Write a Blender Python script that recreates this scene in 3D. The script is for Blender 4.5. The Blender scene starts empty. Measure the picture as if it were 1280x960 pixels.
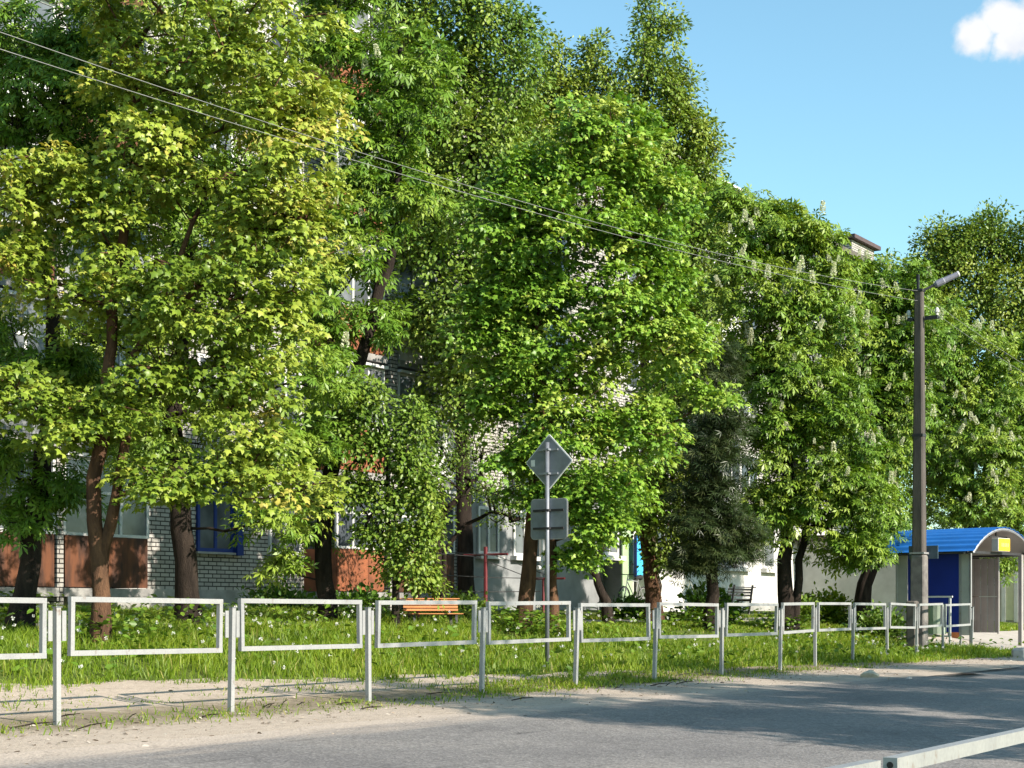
import bpy, math, random
import numpy as np
from mathutils import Vector, Matrix
C = bpy.context.scene.collection
R = math.radians
rnd = random.Random(7)
rng = np.random.default_rng(11)

# ------------------------------------------------------------------ frame of the place
# camera at the origin's vertical, looking along +Y; the street runs along D, the far side is NB
EYE = 1.0
F = 2000.0
HZ = 762.0
TH = math.atan2(1345, 2000)
D = Vector((math.sin(TH), math.cos(TH), 0))
NB = Vector((-math.cos(TH), math.sin(TH), 0))
F0 = Vector((-3.91, 13.75, 0))
ROT = math.atan2(D.y, D.x)
PT = np.array([-400, -60, -11, -8.6, -7.9, -1.8, 0, 1.2, 2.6, 4.5, 6, 9.5, 13.4, 40, 400])
PH = np.array([-.6, -.6, -.5, -.5, -.20, -.03, 0, .05, .20, .56, .68, .85, 1.0, 1.1, 1.2])
def H(s, t):
    return float(np.interp(t, PT, PH))
def W(s, t, h=None, dz=0.0):
    v = F0 + D * s + NB * t
    v.z = (H(s, t) if h is None else h) + dz
    return v
def ST(v):
    r = Vector((v[0], v[1], 0)) - F0
    return r.dot(D), r.dot(NB)
def at(x, y, Z):
    return Vector(((x - 640) / F * Z, Z, EYE + (HZ - y) / F * Z))
def zt(x, t):                       # depth at which the view column x meets the line t = const
    u = (x - 640) / F
    return (t + F0.x * NB.x * 1.0 + F0.y * NB.y) / (u * NB.x + NB.y) if False else (t + F0.dot(NB)) / (u * NB.x + NB.y)
def s_at(x, t):
    Z = zt(x, t)
    return ST(((x - 640) / F * Z, Z, 0))[0]

# ------------------------------------------------------------------ object helpers
def tag(o, label=None, cat=None, group=None, kind=None):
    if label: o['label'] = label
    if cat: o['category'] = cat
    if group: o['group'] = group
    if kind: o['kind'] = kind
    return o
def empty(name, loc, rz=0, label=None, cat=None, group=None):
    o = bpy.data.objects.new(name, None)
    o.empty_display_size = .3
    C.objects.link(o)
    o.location = loc
    o.rotation_euler = (0, 0, rz)
    return tag(o, label, cat, group)
def link(name, me, m=None, parent=None, loc=None):
    o = bpy.data.objects.new(name, me)
    C.objects.link(o)
    if m and not me.materials: me.materials.append(m)
    if parent: o.parent = parent
    if loc is not None: o.location = loc
    return o
def np_mesh(name, verts, faces_flat, face_sizes, smooth=False):
    me = bpy.data.meshes.new(name)
    verts = np.asarray(verts, dtype=np.float32)
    ff = np.asarray(faces_flat, dtype=np.int32)
    fs = np.asarray(face_sizes, dtype=np.int32)
    me.vertices.add(len(verts)); me.vertices.foreach_set('co', verts.ravel())
    me.loops.add(len(ff)); me.loops.foreach_set('vertex_index', ff)
    me.polygons.add(len(fs))
    st = np.zeros(len(fs), dtype=np.int32); st[1:] = np.cumsum(fs)[:-1]
    me.polygons.foreach_set('loop_start', st)
    if smooth: me.polygons.foreach_set('use_smooth', np.ones(len(fs), dtype=bool))
    me.update(calc_edges=True)
    me.validate()
    return me
class MB:
    def __init__(s): s.v = []; s.f = []
    def add(s, vs, fs):
        b = len(s.v)
        s.v += [tuple(v) for v in vs]
        s.f += [[i + b for i in f] for f in fs]
    def box(s, x0, x1, y0, y1, z0, z1, bev=0.0):
        if bev <= 0:
            s.add([(x0,y0,z0),(x1,y0,z0),(x1,y1,z0),(x0,y1,z0),(x0,y0,z1),(x1,y0,z1),(x1,y1,z1),(x0,y1,z1)],
                  [[0,3,2,1],[4,5,6,7],[0,1,5,4],[1,2,6,5],[2,3,7,6],[3,0,4,7]])
        else:
            b = min(bev, .45*min(x1-x0, y1-y0, z1-z0))
            xs, ys, zs = (x0,x1), (y0,y1), (z0,z1)
            vs = []; idx = {}
            for i in (0,1):
                for j in (0,1):
                    for k in (0,1):
                        sx, sy, sz = (1-2*i)*b, (1-2*j)*b, (1-2*k)*b
                        p = (xs[i], ys[j], zs[k])
                        idx[i,j,k,'x'] = len(vs); vs.append((p[0], p[1]+sy, p[2]+sz))
                        idx[i,j,k,'y'] = len(vs); vs.append((p[0]+sx, p[1], p[2]+sz))
                        idx[i,j,k,'z'] = len(vs); vs.append((p[0]+sx, p[1]+sy, p[2]))
            fs = []
            def q(*a):
                fs.append([idx[k] for k in a])
            for i in (0,1):
                q(*[(i,j,k,'x') for j,k in ((0,0),(1,0),(1,1),(0,1))][::(1 if i else -1)])
                q(*[(j,i,k,'y') for j,k in ((0,0),(1,0),(1,1),(0,1))][::(-1 if i else 1)])
                q(*[(j,k,i,'z') for j,k in ((0,0),(1,0),(1,1),(0,1))][::(1 if i else -1)])
            for a in (0,1):
                for c in (0,1):
                    q((a,c,0,'x'),(a,c,1,'x'),(a,c,1,'y'),(a,c,0,'y'))
                    q((a,0,c,'x'),(a,1,c,'x'),(a,1,c,'z'),(a,0,c,'z'))
                    q((0,a,c,'y'),(1,a,c,'y'),(1,a,c,'z'),(0,a,c,'z'))
            for i in (0,1):
                for j in (0,1):
                    for k in (0,1): q((i,j,k,'x'),(i,j,k,'y'),(i,j,k,'z'))
            s.add(vs, fs)
    def tube(s, pts, rad, n=8, cap=True):
        pts = [Vector(p) for p in pts]
        rads = rad if isinstance(rad, (list, tuple)) else [rad]*len(pts)
        b = len(s.v); up = None
        for i, p in enumerate(pts):
            a = pts[max(i-1, 0)]; c = pts[min(i+1, len(pts)-1)]
            d = (c - a)
            d = d.normalized() if d.length > 1e-9 else Vector((0,0,1))
            if up is None:
                up = Vector((0,0,1)) if abs(d.z) < .9 else Vector((1,0,0))
            e1 = d.cross(up)
            if e1.length < 1e-6: e1 = d.cross(Vector((0,1,0)))
            e1.normalize(); e2 = d.cross(e1); up = -e2
            for k in range(n):
                an = 2*math.pi*k/n
                s.v.append(tuple(p + e1*math.cos(an)*rads[i] + e2*math.sin(an)*rads[i]))
        for i in range(len(pts)-1):
            for k in range(n):
                k2 = (k+1) % n
                s.f.append([b+i*n+k, b+i*n+k2, b+(i+1)*n+k2, b+(i+1)*n+k])
        if cap:
            s.f.append([b+k for k in range(n)][::-1])
            s.f.append([b+(len(pts)-1)*n+k for k in range(n)])
    def bar(s, p, q, w, h, up=(0,0,1)):
        p = Vector(p); q = Vector(q); d = (q-p).normalized(); up = Vector(up)
        e1 = d.cross(up)
        if e1.length < 1e-4: e1 = d.cross(Vector((0,1,0)))
        e1.normalize(); e2 = e1.cross(d)
        vs = []
        for o in (p, q):
            for a, b in ((-1,-1),(1,-1),(1,1),(-1,1)): vs.append(o + e1*a*w/2 + e2*b*h/2)
        s.add(vs, [[0,1,2,3][::-1],[4,5,6,7],[0,1,5,4],[1,2,6,5],[2,3,7,6],[3,0,4,7]])
    def torus(s, c, axis, Rr, r, n=28, m=6):
        c = Vector(c); ax = Vector(axis).normalized()
        e1 = ax.cross(Vector((0,0,1)));
        if e1.length < .1: e1 = ax.cross(Vector((1,0,0)))
        e1.normalize(); e2 = ax.cross(e1); b = len(s.v)
        for i in range(n):
            a = 2*math.pi*i/n; rd = e1*math.cos(a)+e2*math.sin(a)
            for k in range(m):
                an = 2*math.pi*k/m
                s.v.append(tuple(c + rd*(Rr+r*math.cos(an)) + ax*r*math.sin(an)))
        for i in range(n):
            for k in range(m):
                s.f.append([b+i*m+k, b+((i+1)%n)*m+k, b+((i+1)%n)*m+(k+1)%m, b+i*m+(k+1)%m])
    def extrude(s, poly, axis_vec):
        n = len(poly); a = Vector(axis_vec); p = [Vector(x) for x in poly]
        s.add(p + [x+a for x in p], [list(range(n))[::-1], list(range(n, 2*n))] + [[i, (i+1)%n, n+(i+1)%n, n+i] for i in range(n)])
    def mesh(s, name, smooth=False):
        me = bpy.data.meshes.new(name)
        me.from_pydata(s.v, [], s.f)
        import bmesh
        bm = bmesh.new(); bm.from_mesh(me)
        bmesh.ops.recalc_face_normals(bm, faces=bm.faces)
        bm.to_mesh(me); bm.free()
        if smooth:
            for p in me.polygons: p.use_smooth = True
        return me
    def build(s, name, m, parent=None, smooth=False, loc=None):
        return link(name, s.mesh(name, smooth), m, parent, loc)
def copy_tree(o, parent=None):
    c = o.copy(); C.objects.link(c); c.parent = parent
    for ch in list(o.children): copy_tree(ch, c)
    return c

# ------------------------------------------------------------------ materials
class N:
    def __init__(s, name):
        s.m = bpy.data.materials.new(name); s.m.use_nodes = True
        s.t = s.m.node_tree; s.t.nodes.clear()
        s.out = s.n('ShaderNodeOutputMaterial')
    def n(s, kind, **kw):
        nd = s.t.nodes.new(kind)
        for k, v in kw.items():
            if k.startswith('i_'):
                nd.inputs[k[2:].replace('_', ' ')].default_value = v
            else: setattr(nd, k, v)
        return nd
    def l(s, a, b): s.t.links.new(a, b)
    def noise(s, vec, scale, detail=6, rough=.6):
        nd = s.n('ShaderNodeTexNoise'); nd.inputs['Scale'].default_value = scale
        nd.inputs['Detail'].default_value = detail; nd.inputs['Roughness'].default_value = rough
        if vec is not None: s.l(vec, nd.inputs['Vector'])
        return nd
    def ramp(s, fac, stops):
        r = s.n('ShaderNodeValToRGB')
        e = r.color_ramp.elements
        while len(e) < len(stops): e.new(.5)
        for el, (p, c) in zip(e, stops):
            el.position = p; el.color = tuple(c)+(1,) if len(c) == 3 else c
        s.l(fac, r.inputs['Fac'])
        return r.outputs['Color']
    def mix(s, fac, a, b):
        m = s.n('ShaderNodeMix', data_type='RGBA')
        for sock, v in ((m.inputs[0], fac), (m.inputs[6], a), (m.inputs[7], b)):
            if isinstance(v, (int, float)): sock.default_value = v
            elif isinstance(v, tuple): sock.default_value = v+(1,) if len(v) == 3 else v
            else: s.l(v, sock)
        return m.outputs[2]
    def math(s, op, a, b=None):
        m = s.n('ShaderNodeMath', operation=op)
        for i, v in enumerate((a, b)):
            if v is None: continue
            if isinstance(v, (int, float)): m.inputs[i].default_value = v
            else: s.l(v, m.inputs[i])
        return m.outputs[0]
    def bsdf(s, color, rough=.7, metallic=0, spec=.4, bump=None, bstr=.3, bdist=.01, **kw):
        b = s.n('ShaderNodeBsdfPrincipled')
        if isinstance(color, tuple): b.inputs['Base Color'].default_value = color+(1,) if len(color) == 3 else color
        else: s.l(color, b.inputs['Base Color'])
        if isinstance(rough, (int, float)): b.inputs['Roughness'].default_value = rough
        else: s.l(rough, b.inputs['Roughness'])
        b.inputs['Metallic'].default_value = metallic
        b.inputs['Specular IOR Level'].default_value = spec
        if bump is not None:
            bp = s.n('ShaderNodeBump'); bp.inputs['Strength'].default_value = bstr; bp.inputs['Distance'].default_value = bdist
            s.l(bump, bp.inputs['Height']); s.l(bp.outputs[0], b.inputs['Normal'])
        s.l(b.outputs[0], s.out.inputs[0])
        return b
def mat(name, c1, c2=None, scale=4, rough=.7, metallic=0, spec=.4, bstr=.25, bdist=.01, lo=.35, hi=.65, stretch=(1,1,1), fine=None):
    k = N(name)
    tc = k.n('ShaderNodeTexCoord'); mp = k.n('ShaderNodeMapping'); mp.inputs['Scale'].default_value = stretch
    k.l(tc.outputs['Object'], mp.inputs[0])
    c2 = c2 or tuple(x*.8 for x in c1)
    nz = k.noise(mp.outputs[0], scale)
    col = k.ramp(nz.outputs[0], [(lo, c1), (hi, c2)])
    nf = k.noise(mp.outputs[0], fine or scale*9, 4)
    col = k.mix(.18, col, nf.outputs['Color']) if fine else col
    k.bsdf(col, rough, metallic, spec, nf.outputs[0], bstr, bdist)
    return k.m
M = {}
def worn_paint(name):
    k = N(name); tc = k.n('ShaderNodeTexCoord')
    mp = k.n('ShaderNodeMapping'); mp.inputs['Scale'].default_value = (1, 1, .45); k.l(tc.outputs['Object'], mp.inputs[0])
    a = k.noise(mp.outputs[0], 3.5, 7, .65); b = k.noise(mp.outputs[0], 17, 6, .65); c = k.noise(tc.outputs['Object'], 60, 3)
    col = k.ramp(a.outputs[0], [(.3,(.36,.357,.352)),(.55,(.28,.28,.282)),(.75,(.19,.193,.20))])
    col = k.mix(.35, col, k.ramp(c.outputs[0], [(.3,(.22,.22,.226)),(.7,(.38,.378,.372))]))
    rust = k.ramp(b.outputs[0], [(.60,(0,0,0)),(.70,(1,1,1))])
    sepr = k.n('ShaderNodeRGBToBW'); k.l(rust, sepr.inputs[0])
    col = k.mix(k.math('MULTIPLY', sepr.outputs[0], .75), col, (.16,.10,.065))
    k.bsdf(col, k.math('ADD', k.math('MULTIPLY', a.outputs[0], .3), .30), .2, .45, b.outputs[0], .12, .004)
    return k.m
M['galv'] = worn_paint('worn_silver_paint')
M['galv_dark'] = mat('grey_steel', (.30,.32,.35), (.22,.24,.27), 6, .5, .4, .5, .08)
M['sign_post'] = mat('sign_post', (.20,.215,.24), (.15,.16,.185), 5, .45, .3, .5, .06)
M['sign_back'] = mat('sign_back', (.20,.23,.26), (.155,.18,.205), 7, .5, .35, .5, .08)
M['white_edge'] = mat('white_edge', (.75,.75,.73), (.66,.66,.64), 8, .5)
M['concrete'] = mat('concrete', (.20,.185,.17), (.11,.10,.095), 4, .9, 0, .2, .5, .01)
M['dark_concrete'] = mat('dark_concrete', (.135,.12,.105), (.085,.075,.068), 4, .9, 0, .2, .5, .01, stretch=(2,2,.4))
M['pole_concrete'] = mat('pole_concrete', (.105,.092,.082), (.06,.053,.048), 3, .9, 0, .2, .6, .01, stretch=(2,2,.35))
M['pale_slab'] = mat('pale_slab', (.28,.275,.26), (.18,.175,.17), 5, .85)
M['rust'] = mat('rusty_sheet', (.125,.047,.021), (.042,.021,.014), 3.2, .75, 0, .3, .2, .01, .40, .62, (1.6,1,.35))
M['rust_orange'] = mat('orange_sheet', (.27,.088,.036), (.14,.05,.024), 4, .7)
M['white_paint'] = mat('white_paint', (.60,.595,.58), (.48,.48,.47), 4, .6)
M['white_wall'] = mat('white_render', (.60,.59,.57), (.46,.45,.43), 1.3, .85, 0, .2, .3, .006)
M['grey_panel_and_shade'] = mat('grey_panel_and_shade', (.25,.26,.265), (.17,.18,.185), 1.4, .85, 0, .2, .3, .006)  # plain grey for balcony panels, painted-in shade for the bay and shop side
M['plinth'] = mat('plinth', (.36,.355,.34), (.22,.22,.21), 2.5, .9)
M['blue_frame'] = mat('blue_frame', (.008,.032,.20), (.006,.024,.14), 5, .5)
M['blue_panel'] = mat('blue_panel', (.007,.030,.30), (.006,.026,.25), 2, .42, 0, .4, .03)
M['blue_roof'] = mat('blue_roof', (.018,.15,.52), (.015,.13,.45), 2, .38, 0, .5, .03)
M['shelter_grey'] = mat('shelter_grey', (.30,.28,.265), (.25,.235,.22), 3, .55, .1)
M['shelter_pale'] = mat('shelter_pale', (.48,.48,.46), (.40,.40,.385), 3, .5, .1)
M['bin_body'] = mat('bin_body', (.36,.42,.33), (.29,.34,.27), 5, .5, .1)
M['yellow'] = mat('yellow_face', (.80,.50,.01), (.76,.46,.012), 6, .4)
M['pale_orange'] = mat('pale_orange', (.82,.50,.16), (.78,.46,.14), 6, .4)
M['red_pipe'] = mat('red_pipe', (.15,.014,.02), (.09,.01,.014), 6, .6)
M['wood_orange'] = mat('varnished_wood', (.50,.20,.07), (.34,.13,.045), 6, .55, 0, .4, .2, .004, stretch=(.4,4,4))
M['dark_iron'] = mat('dark_iron', (.03,.03,.032), (.02,.02,.022), 6, .6)
M['rubber'] = mat('rubber', (.02,.02,.02), None, 6, .8)
M['pale_green'] = mat('pale_green_door', (.33,.45,.27), (.27,.37,.22), 3, .6)
M['sky_blue'] = mat('sky_blue_board', (.06,.42,.68), (.05,.36,.60), 4, .45)
M['cream'] = mat('cream', (.62,.60,.40), (.54,.52,.34), 4, .6)
M['lamp_grey'] = mat('lamp_grey', (.22,.22,.27), (.17,.17,.21), 6, .5, .3)
M['ceramic'] = mat('ceramic', (.6,.58,.54), None, 6, .3)
M['wire'] = mat('wire_aluminium', (.27,.27,.255), (.21,.21,.20), 6, .5, .2)
M['dark_roof'] = mat('roof_sheet', (.085,.055,.055), (.06,.04,.042), 3, .7)
M['chalk'] = mat('chalk_stone', (.52,.47,.38), (.38,.33,.26), 9, .95, 0, .1, .6, .01)
M['kerb'] = mat('kerb_stone', (.42,.40,.38), (.30,.29,.28), 6, .9, 0, .2, .6, .01)
M['curtain'] = mat('curtain', (.42,.43,.44), (.30,.31,.33), 6, .9, stretch=(6,6,.3))
M['blind'] = mat('sign_dark', (.055,.085,.11), (.04,.065,.085), 5, .5, .1)
def glass(name, col, rough=.08):
    k = N(name); b = k.bsdf(col, rough, 0, .5)
    tc = k.n('ShaderNodeTexCoord'); nz = k.noise(tc.outputs['Object'], 1.2, 3)
    k.l(k.ramp(nz.outputs[0], [(.35, col), (.7, tuple(min(1, c*2.2+.02) for c in col))]), b.inputs['Base Color'])
    return k.m
M['pane'] = glass('window_pane', (.030,.036,.044))
M['pane_pale'] = glass('curtained_pane', (.065,.072,.078), .15)
def brick_mat(name, b1, b2, mortar, bw=.25, bh=.088):
    k = N(name)
    tc = k.n('ShaderNodeTexCoord'); sp = k.n('ShaderNodeSeparateXYZ'); cb = k.n('ShaderNodeCombineXYZ')
    k.l(tc.outputs['Object'], sp.inputs[0])
    k.l(k.math('ADD', sp.outputs[0], sp.outputs[1]), cb.inputs[0]); k.l(sp.outputs[2], cb.inputs[1])
    bt = k.n('ShaderNodeTexBrick')
    k.l(cb.outputs[0], bt.inputs['Vector'])
    for kx, v in (('Scale', 1.0), ('Mortar Size', .013), ('Mortar Smooth', .2), ('Brick Width', bw), ('Row Height', bh), ('Bias', 0.0)):
        bt.inputs[kx].default_value = v
    bt.inputs['Color1'].default_value = b1+(1,); bt.inputs['Color2'].default_value = b2+(1,); bt.inputs['Mortar'].default_value = mortar+(1,)
    nz = k.noise(tc.outputs['Object'], .8, 7, .65)
    dirt = k.ramp(nz.outputs[0], [(.40, (1,1,1)), (.72, (.62,.60,.57))])
    mx = k.n('ShaderNodeMix', data_type='RGBA', blend_type='MULTIPLY'); mx.inputs[0].default_value = 1
    k.l(bt.outputs['Color'], mx.inputs[6]); k.l(dirt, mx.inputs[7])
    k.bsdf(mx.outputs[2], .9, 0, .2, bt.outputs['Fac'], -.5, .01)
    return k.m
M['brick'] = brick_mat('white_silicate_brick', (.46,.445,.42), (.34,.33,.31), (.045,.042,.04))
M['brick_brown'] = brick_mat('brown_brick', (.30,.17,.11), (.22,.12,.08), (.32,.30,.27))

def leaf_mat(name, stops, trans=.20, gloss=.42, tcol=(1.25,1.2,.40)):
    k = N(name)
    at_ = k.n('ShaderNodeAttribute', attribute_name='tint')
    col = k.ramp(at_.outputs['Fac'], stops)
    b = k.n('ShaderNodeBsdfPrincipled'); k.l(col, b.inputs['Base Color'])
    b.inputs['Roughness'].default_value = gloss; b.inputs['Specular IOR Level'].default_value = .34
    tr = k.n('ShaderNodeBsdfTranslucent')
    mx = k.n('ShaderNodeMix', data_type='RGBA', blend_type='MULTIPLY'); mx.inputs[0].default_value = 1
    k.l(col, mx.inputs[6]); mx.inputs[7].default_value = tcol+(1,)
    k.l(mx.outputs[2], tr.inputs['Color'])
    ms = k.n('ShaderNodeMixShader'); ms.inputs[0].default_value = trans
    k.l(b.outputs[0], ms.inputs[1]); k.l(tr.outputs[0], ms.inputs[2]); k.l(ms.outputs[0], k.out.inputs[0])
    return k.m
L = {}
L['maple_yellow'] = leaf_mat('yellow_green_maple_leaf', [(0,(.120,.190,.020)),(.5,(.228,.305,.036)),(.88,(.335,.385,.064)),(1,(.385,.345,.07))])
L['maple_green'] = leaf_mat('bright_green_maple_leaf', [(0,(.098,.205,.020)),(.5,(.182,.320,.034)),(.9,(.285,.395,.060)),(1,(.33,.40,.07))])
L['dark'] = leaf_mat('dark_green_leaf', [(0,(.045,.110,.012)),(.6,(.080,.168,.018)),(1,(.13,.22,.028))])
L['linden'] = leaf_mat('linden_leaf', [(0,(.075,.145,.016)),(.5,(.130,.215,.026)),(1,(.215,.285,.042))])
L['birch'] = leaf_mat('birch_leaf', [(0,(.095,.165,.018)),(.5,(.160,.235,.030)),(1,(.245,.295,.046))])
L['chestnut'] = leaf_mat('chestnut_leaf', [(0,(.085,.175,.016)),(.5,(.148,.255,.028)),(1,(.24,.325,.046))])
L['conifer'] = leaf_mat('conifer_needles', [(0,(.020,.040,.012)),(.6,(.038,.062,.018)),(1,(.070,.085,.028))], .10)
L['cherry'] = leaf_mat('bird_cherry_leaf', [(0,(.065,.145,.020)),(.5,(.12,.21,.03)),(1,(.20,.285,.055))])
L['grass'] = leaf_mat('grass_blade', [(0,(.090,.165,.012)),(.45,(.165,.255,.018)),(.85,(.245,.325,.028)),(1,(.34,.32,.09))], .4, .5)
L['weed'] = leaf_mat('weed_leaf', [(0,(.070,.145,.014)),(.6,(.12,.21,.020)),(1,(.19,.26,.035))])
M['blossom'] = leaf_mat('cream_blossom', [(0,(.58,.60,.40)),(1,(.78,.79,.60))], .3, .7, (1,1,.9))
M['fluff'] = leaf_mat('dandelion_clock', [(0,(.62,.62,.56)),(1,(.80,.80,.75))], .3, .8, (1,1,1))
M['bark'] = mat('grey_brown_bark', (.115,.085,.060), (.050,.037,.028), 9, .95, 0, .1, .9, .03, .36, .64, (1,1,.22))
M['bark_red'] = mat('red_brown_bark', (.15,.082,.048), (.055,.032,.022), 9, .95, 0, .1, .9, .03, .36, .64, (1,1,.25))
M['bark_dark'] = mat('dark_bark', (.042,.032,.026), (.018,.014,.012), 9, .95, 0, .1, .9, .03, .36, .64, (1,1,.22))

# ground materials
def ground_mat():
    k = N('turf_soil'); tc = k.n('ShaderNodeTexCoord')
    a = k.noise(tc.outputs['Object'], .5, 8, .65); b = k.noise(tc.outputs['Object'], 14, 6)
    col = k.ramp(a.outputs[0], [(.35,(.075,.12,.018)),(.6,(.11,.145,.026)),(.75,(.16,.145,.06))])
    col = k.mix(.35, col, k.ramp(b.outputs[0], [(.3,(.03,.05,.012)),(.7,(.13,.15,.045))]))
    k.bsdf(col, .95, 0, .1, b.outputs[0], .8, .04); return k.m
def dirt_mat():
    k = N('sandy_dirt'); tc = k.n('ShaderNodeTexCoord')
    a = k.noise(tc.outputs['Object'], .7, 8, .65); b = k.noise(tc.outputs['Object'], 9, 8, .7); c = k.noise(tc.outputs['Object'], 70, 3)
    col = k.ramp(a.outputs[0], [(.32,(.52,.435,.36)),(.52,(.46,.385,.315)),(.70,(.33,.27,.215))])
    col = k.mix(.45, col, k.ramp(b.outputs[0], [(.34,(.20,.16,.125)),(.48,(.42,.35,.285)),(.68,(.53,.45,.37))]))
    col = k.mix(.25, col, k.ramp(c.outputs[0], [(.38,(.12,.10,.08)),(.55,(.40,.34,.27)),(.7,(.55,.48,.40))]))
    sp = k.n('ShaderNodeSeparateXYZ'); k.l(tc.outputs['Object'], sp.inputs[0])
    tn = k.math('SUBTRACT', 1.0, k.math('ABSOLUTE', k.math('DIVIDE', k.math('SUBTRACT', sp.outputs[1], .25), 1.25)))
    d = k.noise(tc.outputs['Object'], 2.2, 8, .7)
    lm = k.n('ShaderNodeMapRange'); lm.interpolation_type = 'SMOOTHSTEP'; lm.inputs['From Min'].default_value = .58; lm.inputs['From Max'].default_value = .98
    k.l(k.math('ADD', k.math('MULTIPLY', tn, .55), d.outputs[0]), lm.inputs['Value'])
    lit = k.ramp(b.outputs[0], [(.35,(.075,.065,.03)),(.55,(.16,.13,.075)),(.7,(.26,.21,.14))])
    col = k.mix(k.math('MULTIPLY', lm.outputs[0], .72), col, lit)
    hh = k.math('ADD', b.outputs[0], k.math('MULTIPLY', c.outputs[0], .5))
    k.bsdf(col, .95, 0, .15, hh, .7, .03); return k.m
def road_mat():
    k = N('worn_asphalt'); tc = k.n('ShaderNodeTexCoord')
    mp = k.n('ShaderNodeMapping'); mp.inputs['Scale'].default_value = (.15, 1, 1)
    k.l(tc.outputs['Object'], mp.inputs[0])
    big = k.noise(mp.outputs[0], .9, 6, .6)
    vo = k.n('ShaderNodeTexVoronoi'); vo.inputs['Scale'].default_value = 36; k.l(tc.outputs['Object'], vo.inputs['Vector'])
    fine = k.noise(tc.outputs['Object'], 45, 4, .7)
    col = k.ramp(big.outputs[0], [(.35,(.135,.127,.124)),(.65,(.20,.188,.178))])
    st = k.ramp(vo.outputs['Color'], [(.12,(.04,.039,.041)),(.5,(.17,.16,.156)),(.85,(.42,.40,.38))])
    col = k.mix(.36, col, st)
    col = k.mix(.35, col, k.ramp(fine.outputs[0], [(.35,(.07,.066,.066)),(.65,(.32,.30,.285))]))
    pn = k.noise(tc.outputs['Object'], .35, 5, .55)
    wear = k.ramp(pn.outputs[0], [(.36,(.78,.78,.80)),(.50,(1,1,1)),(.64,(1.14,1.12,1.09))])
    m0 = k.n('ShaderNodeMix', data_type='RGBA', blend_type='MULTIPLY'); m0.inputs[0].default_value = 1
    k.l(col, m0.inputs[6]); k.l(wear, m0.inputs[7])
    sn_ = k.noise(mp.outputs[0], 5.5, 4, .5)
    stain = k.ramp(sn_.outputs[0], [(.66,(1,1,1)),(.74,(.62,.62,.63))])
    m1 = k.n('ShaderNodeMix', data_type='RGBA', blend_type='MULTIPLY'); m1.inputs[0].default_value = 1
    k.l(m0.outputs[2], m1.inputs[6]); k.l(stain, m1.inputs[7]); col = m1.outputs[2]
    # sand washed over the edge: local y is the distance across the street
    sp = k.n('ShaderNodeSeparateXYZ'); k.l(tc.outputs['Object'], sp.inputs[0])
    en = k.noise(mp.outputs[0], 3.2, 7, .65)
    e = k.math('ADD', sp.outputs[1], k.math('MULTIPLY', en.outputs[0], 1.3))
    mr = k.n('ShaderNodeMapRange'); mr.interpolation_type = 'SMOOTHSTEP'
    mr.inputs['From Min'].default_value = -1.95; mr.inputs['From Max'].default_value = -1.15
    k.l(e, mr.inputs['Value'])
    fb = k.noise(tc.outputs['Object'], 30, 4)
    dust = k.ramp(fb.outputs[0], [(.3,(.36,.30,.245)),(.7,(.50,.42,.35))])
    col = k.mix(k.math('MULTIPLY', mr.outputs[0], .92), col, dust)
    # fine cracks
    vc = k.n('ShaderNodeTexVoronoi', feature='DISTANCE_TO_EDGE'); vc.inputs['Scale'].default_value = .55
    wn = k.noise(tc.outputs['Object'], 2.0, 5); va = k.n('ShaderNodeVectorMath', operation='ADD')
    k.l(tc.outputs['Object'], va.inputs[0]); k.l(wn.outputs['Color'], va.inputs[1]); k.l(va.outputs[0], vc.inputs['Vector'])
    cr = k.ramp(vc.outputs['Distance'], [(.0,(.55,.55,.55)),(.012,(1,1,1))])
    mx = k.n('ShaderNodeMix', data_type='RGBA', blend_type='MULTIPLY'); mx.inputs[0].default_value = .6
    k.l(col, mx.inputs[6]); k.l(cr, mx.inputs[7])
    k.bsdf(mx.outputs[2], .82, 0, .3, k.math('ADD', vo.outputs['Distance'], fine.outputs[0]), .5, .012); return k.m
M['ground'] = ground_mat(); M['dirt'] = dirt_mat(); M['road'] = road_mat()
M['path'] = mat('pale_path', (.42,.38,.33), (.33,.295,.25), 1.5, .95, 0, .15, .4, .01, fine=30)

# ------------------------------------------------------------------ the ground
def sheet(name, ss, ts, dz, m, edge=None, kind='structure'):
    """grid in street coordinates; object's local x = along the street, y = across it"""
    vs = []; fs = []
    for i, s in enumerate(ss):
        row = ts(s) if callable(ts) else ts
        nt = len(row)
        for t in row:
            vs.append((s, t, H(s, t) + dz))
    for i in range(len(ss)-1):
        for j in range(nt-1):
            a = i*nt+j
            fs.append([a, a+nt, a+nt+1, a+1])
    me = bpy.data.meshes.new(name); me.from_pydata(vs, [], fs)
    for p in me.polygons: p.use_smooth = True
    o = link(name, me, m); o.location = F0; o.rotation_euler = (0, 0, ROT)
    o['kind'] = kind
    return o
def frange(a, b, st):
    n = max(1, round((b-a)/st)); return [a+(b-a)*i/n for i in range(n+1)]
sheet('ground', [-400,-150,-60] + frange(-30, 80, 2) + [120, 250, 500], sorted(set(list(PT) + frange(-10, 14, .6))), 0, M['ground'])
GS = np.array([-60, -5, 2, 9, 16, 20, 24, 27, 80]); GT = np.array([2.6, 2.6, 2.45, 1.35, .45, -.2, -.55, -.75, -1.0])
def gedge(s): return float(np.interp(s, GS, GT))
def wob(s, k): return .10*math.sin(s*1.7+k)+.07*math.sin(s*4.1+2*k)+.05*math.sin(s*9.3+k*3)
def dirt_rows(s):
    e = gedge(s) + wob(s, 1) + .32
    return [-3.3 + (e+3.3)*j/10 for j in range(11)]
sheet('dirt_verge', frange(-40, 28, .35), dirt_rows, .004, M['dirt'])
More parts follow.
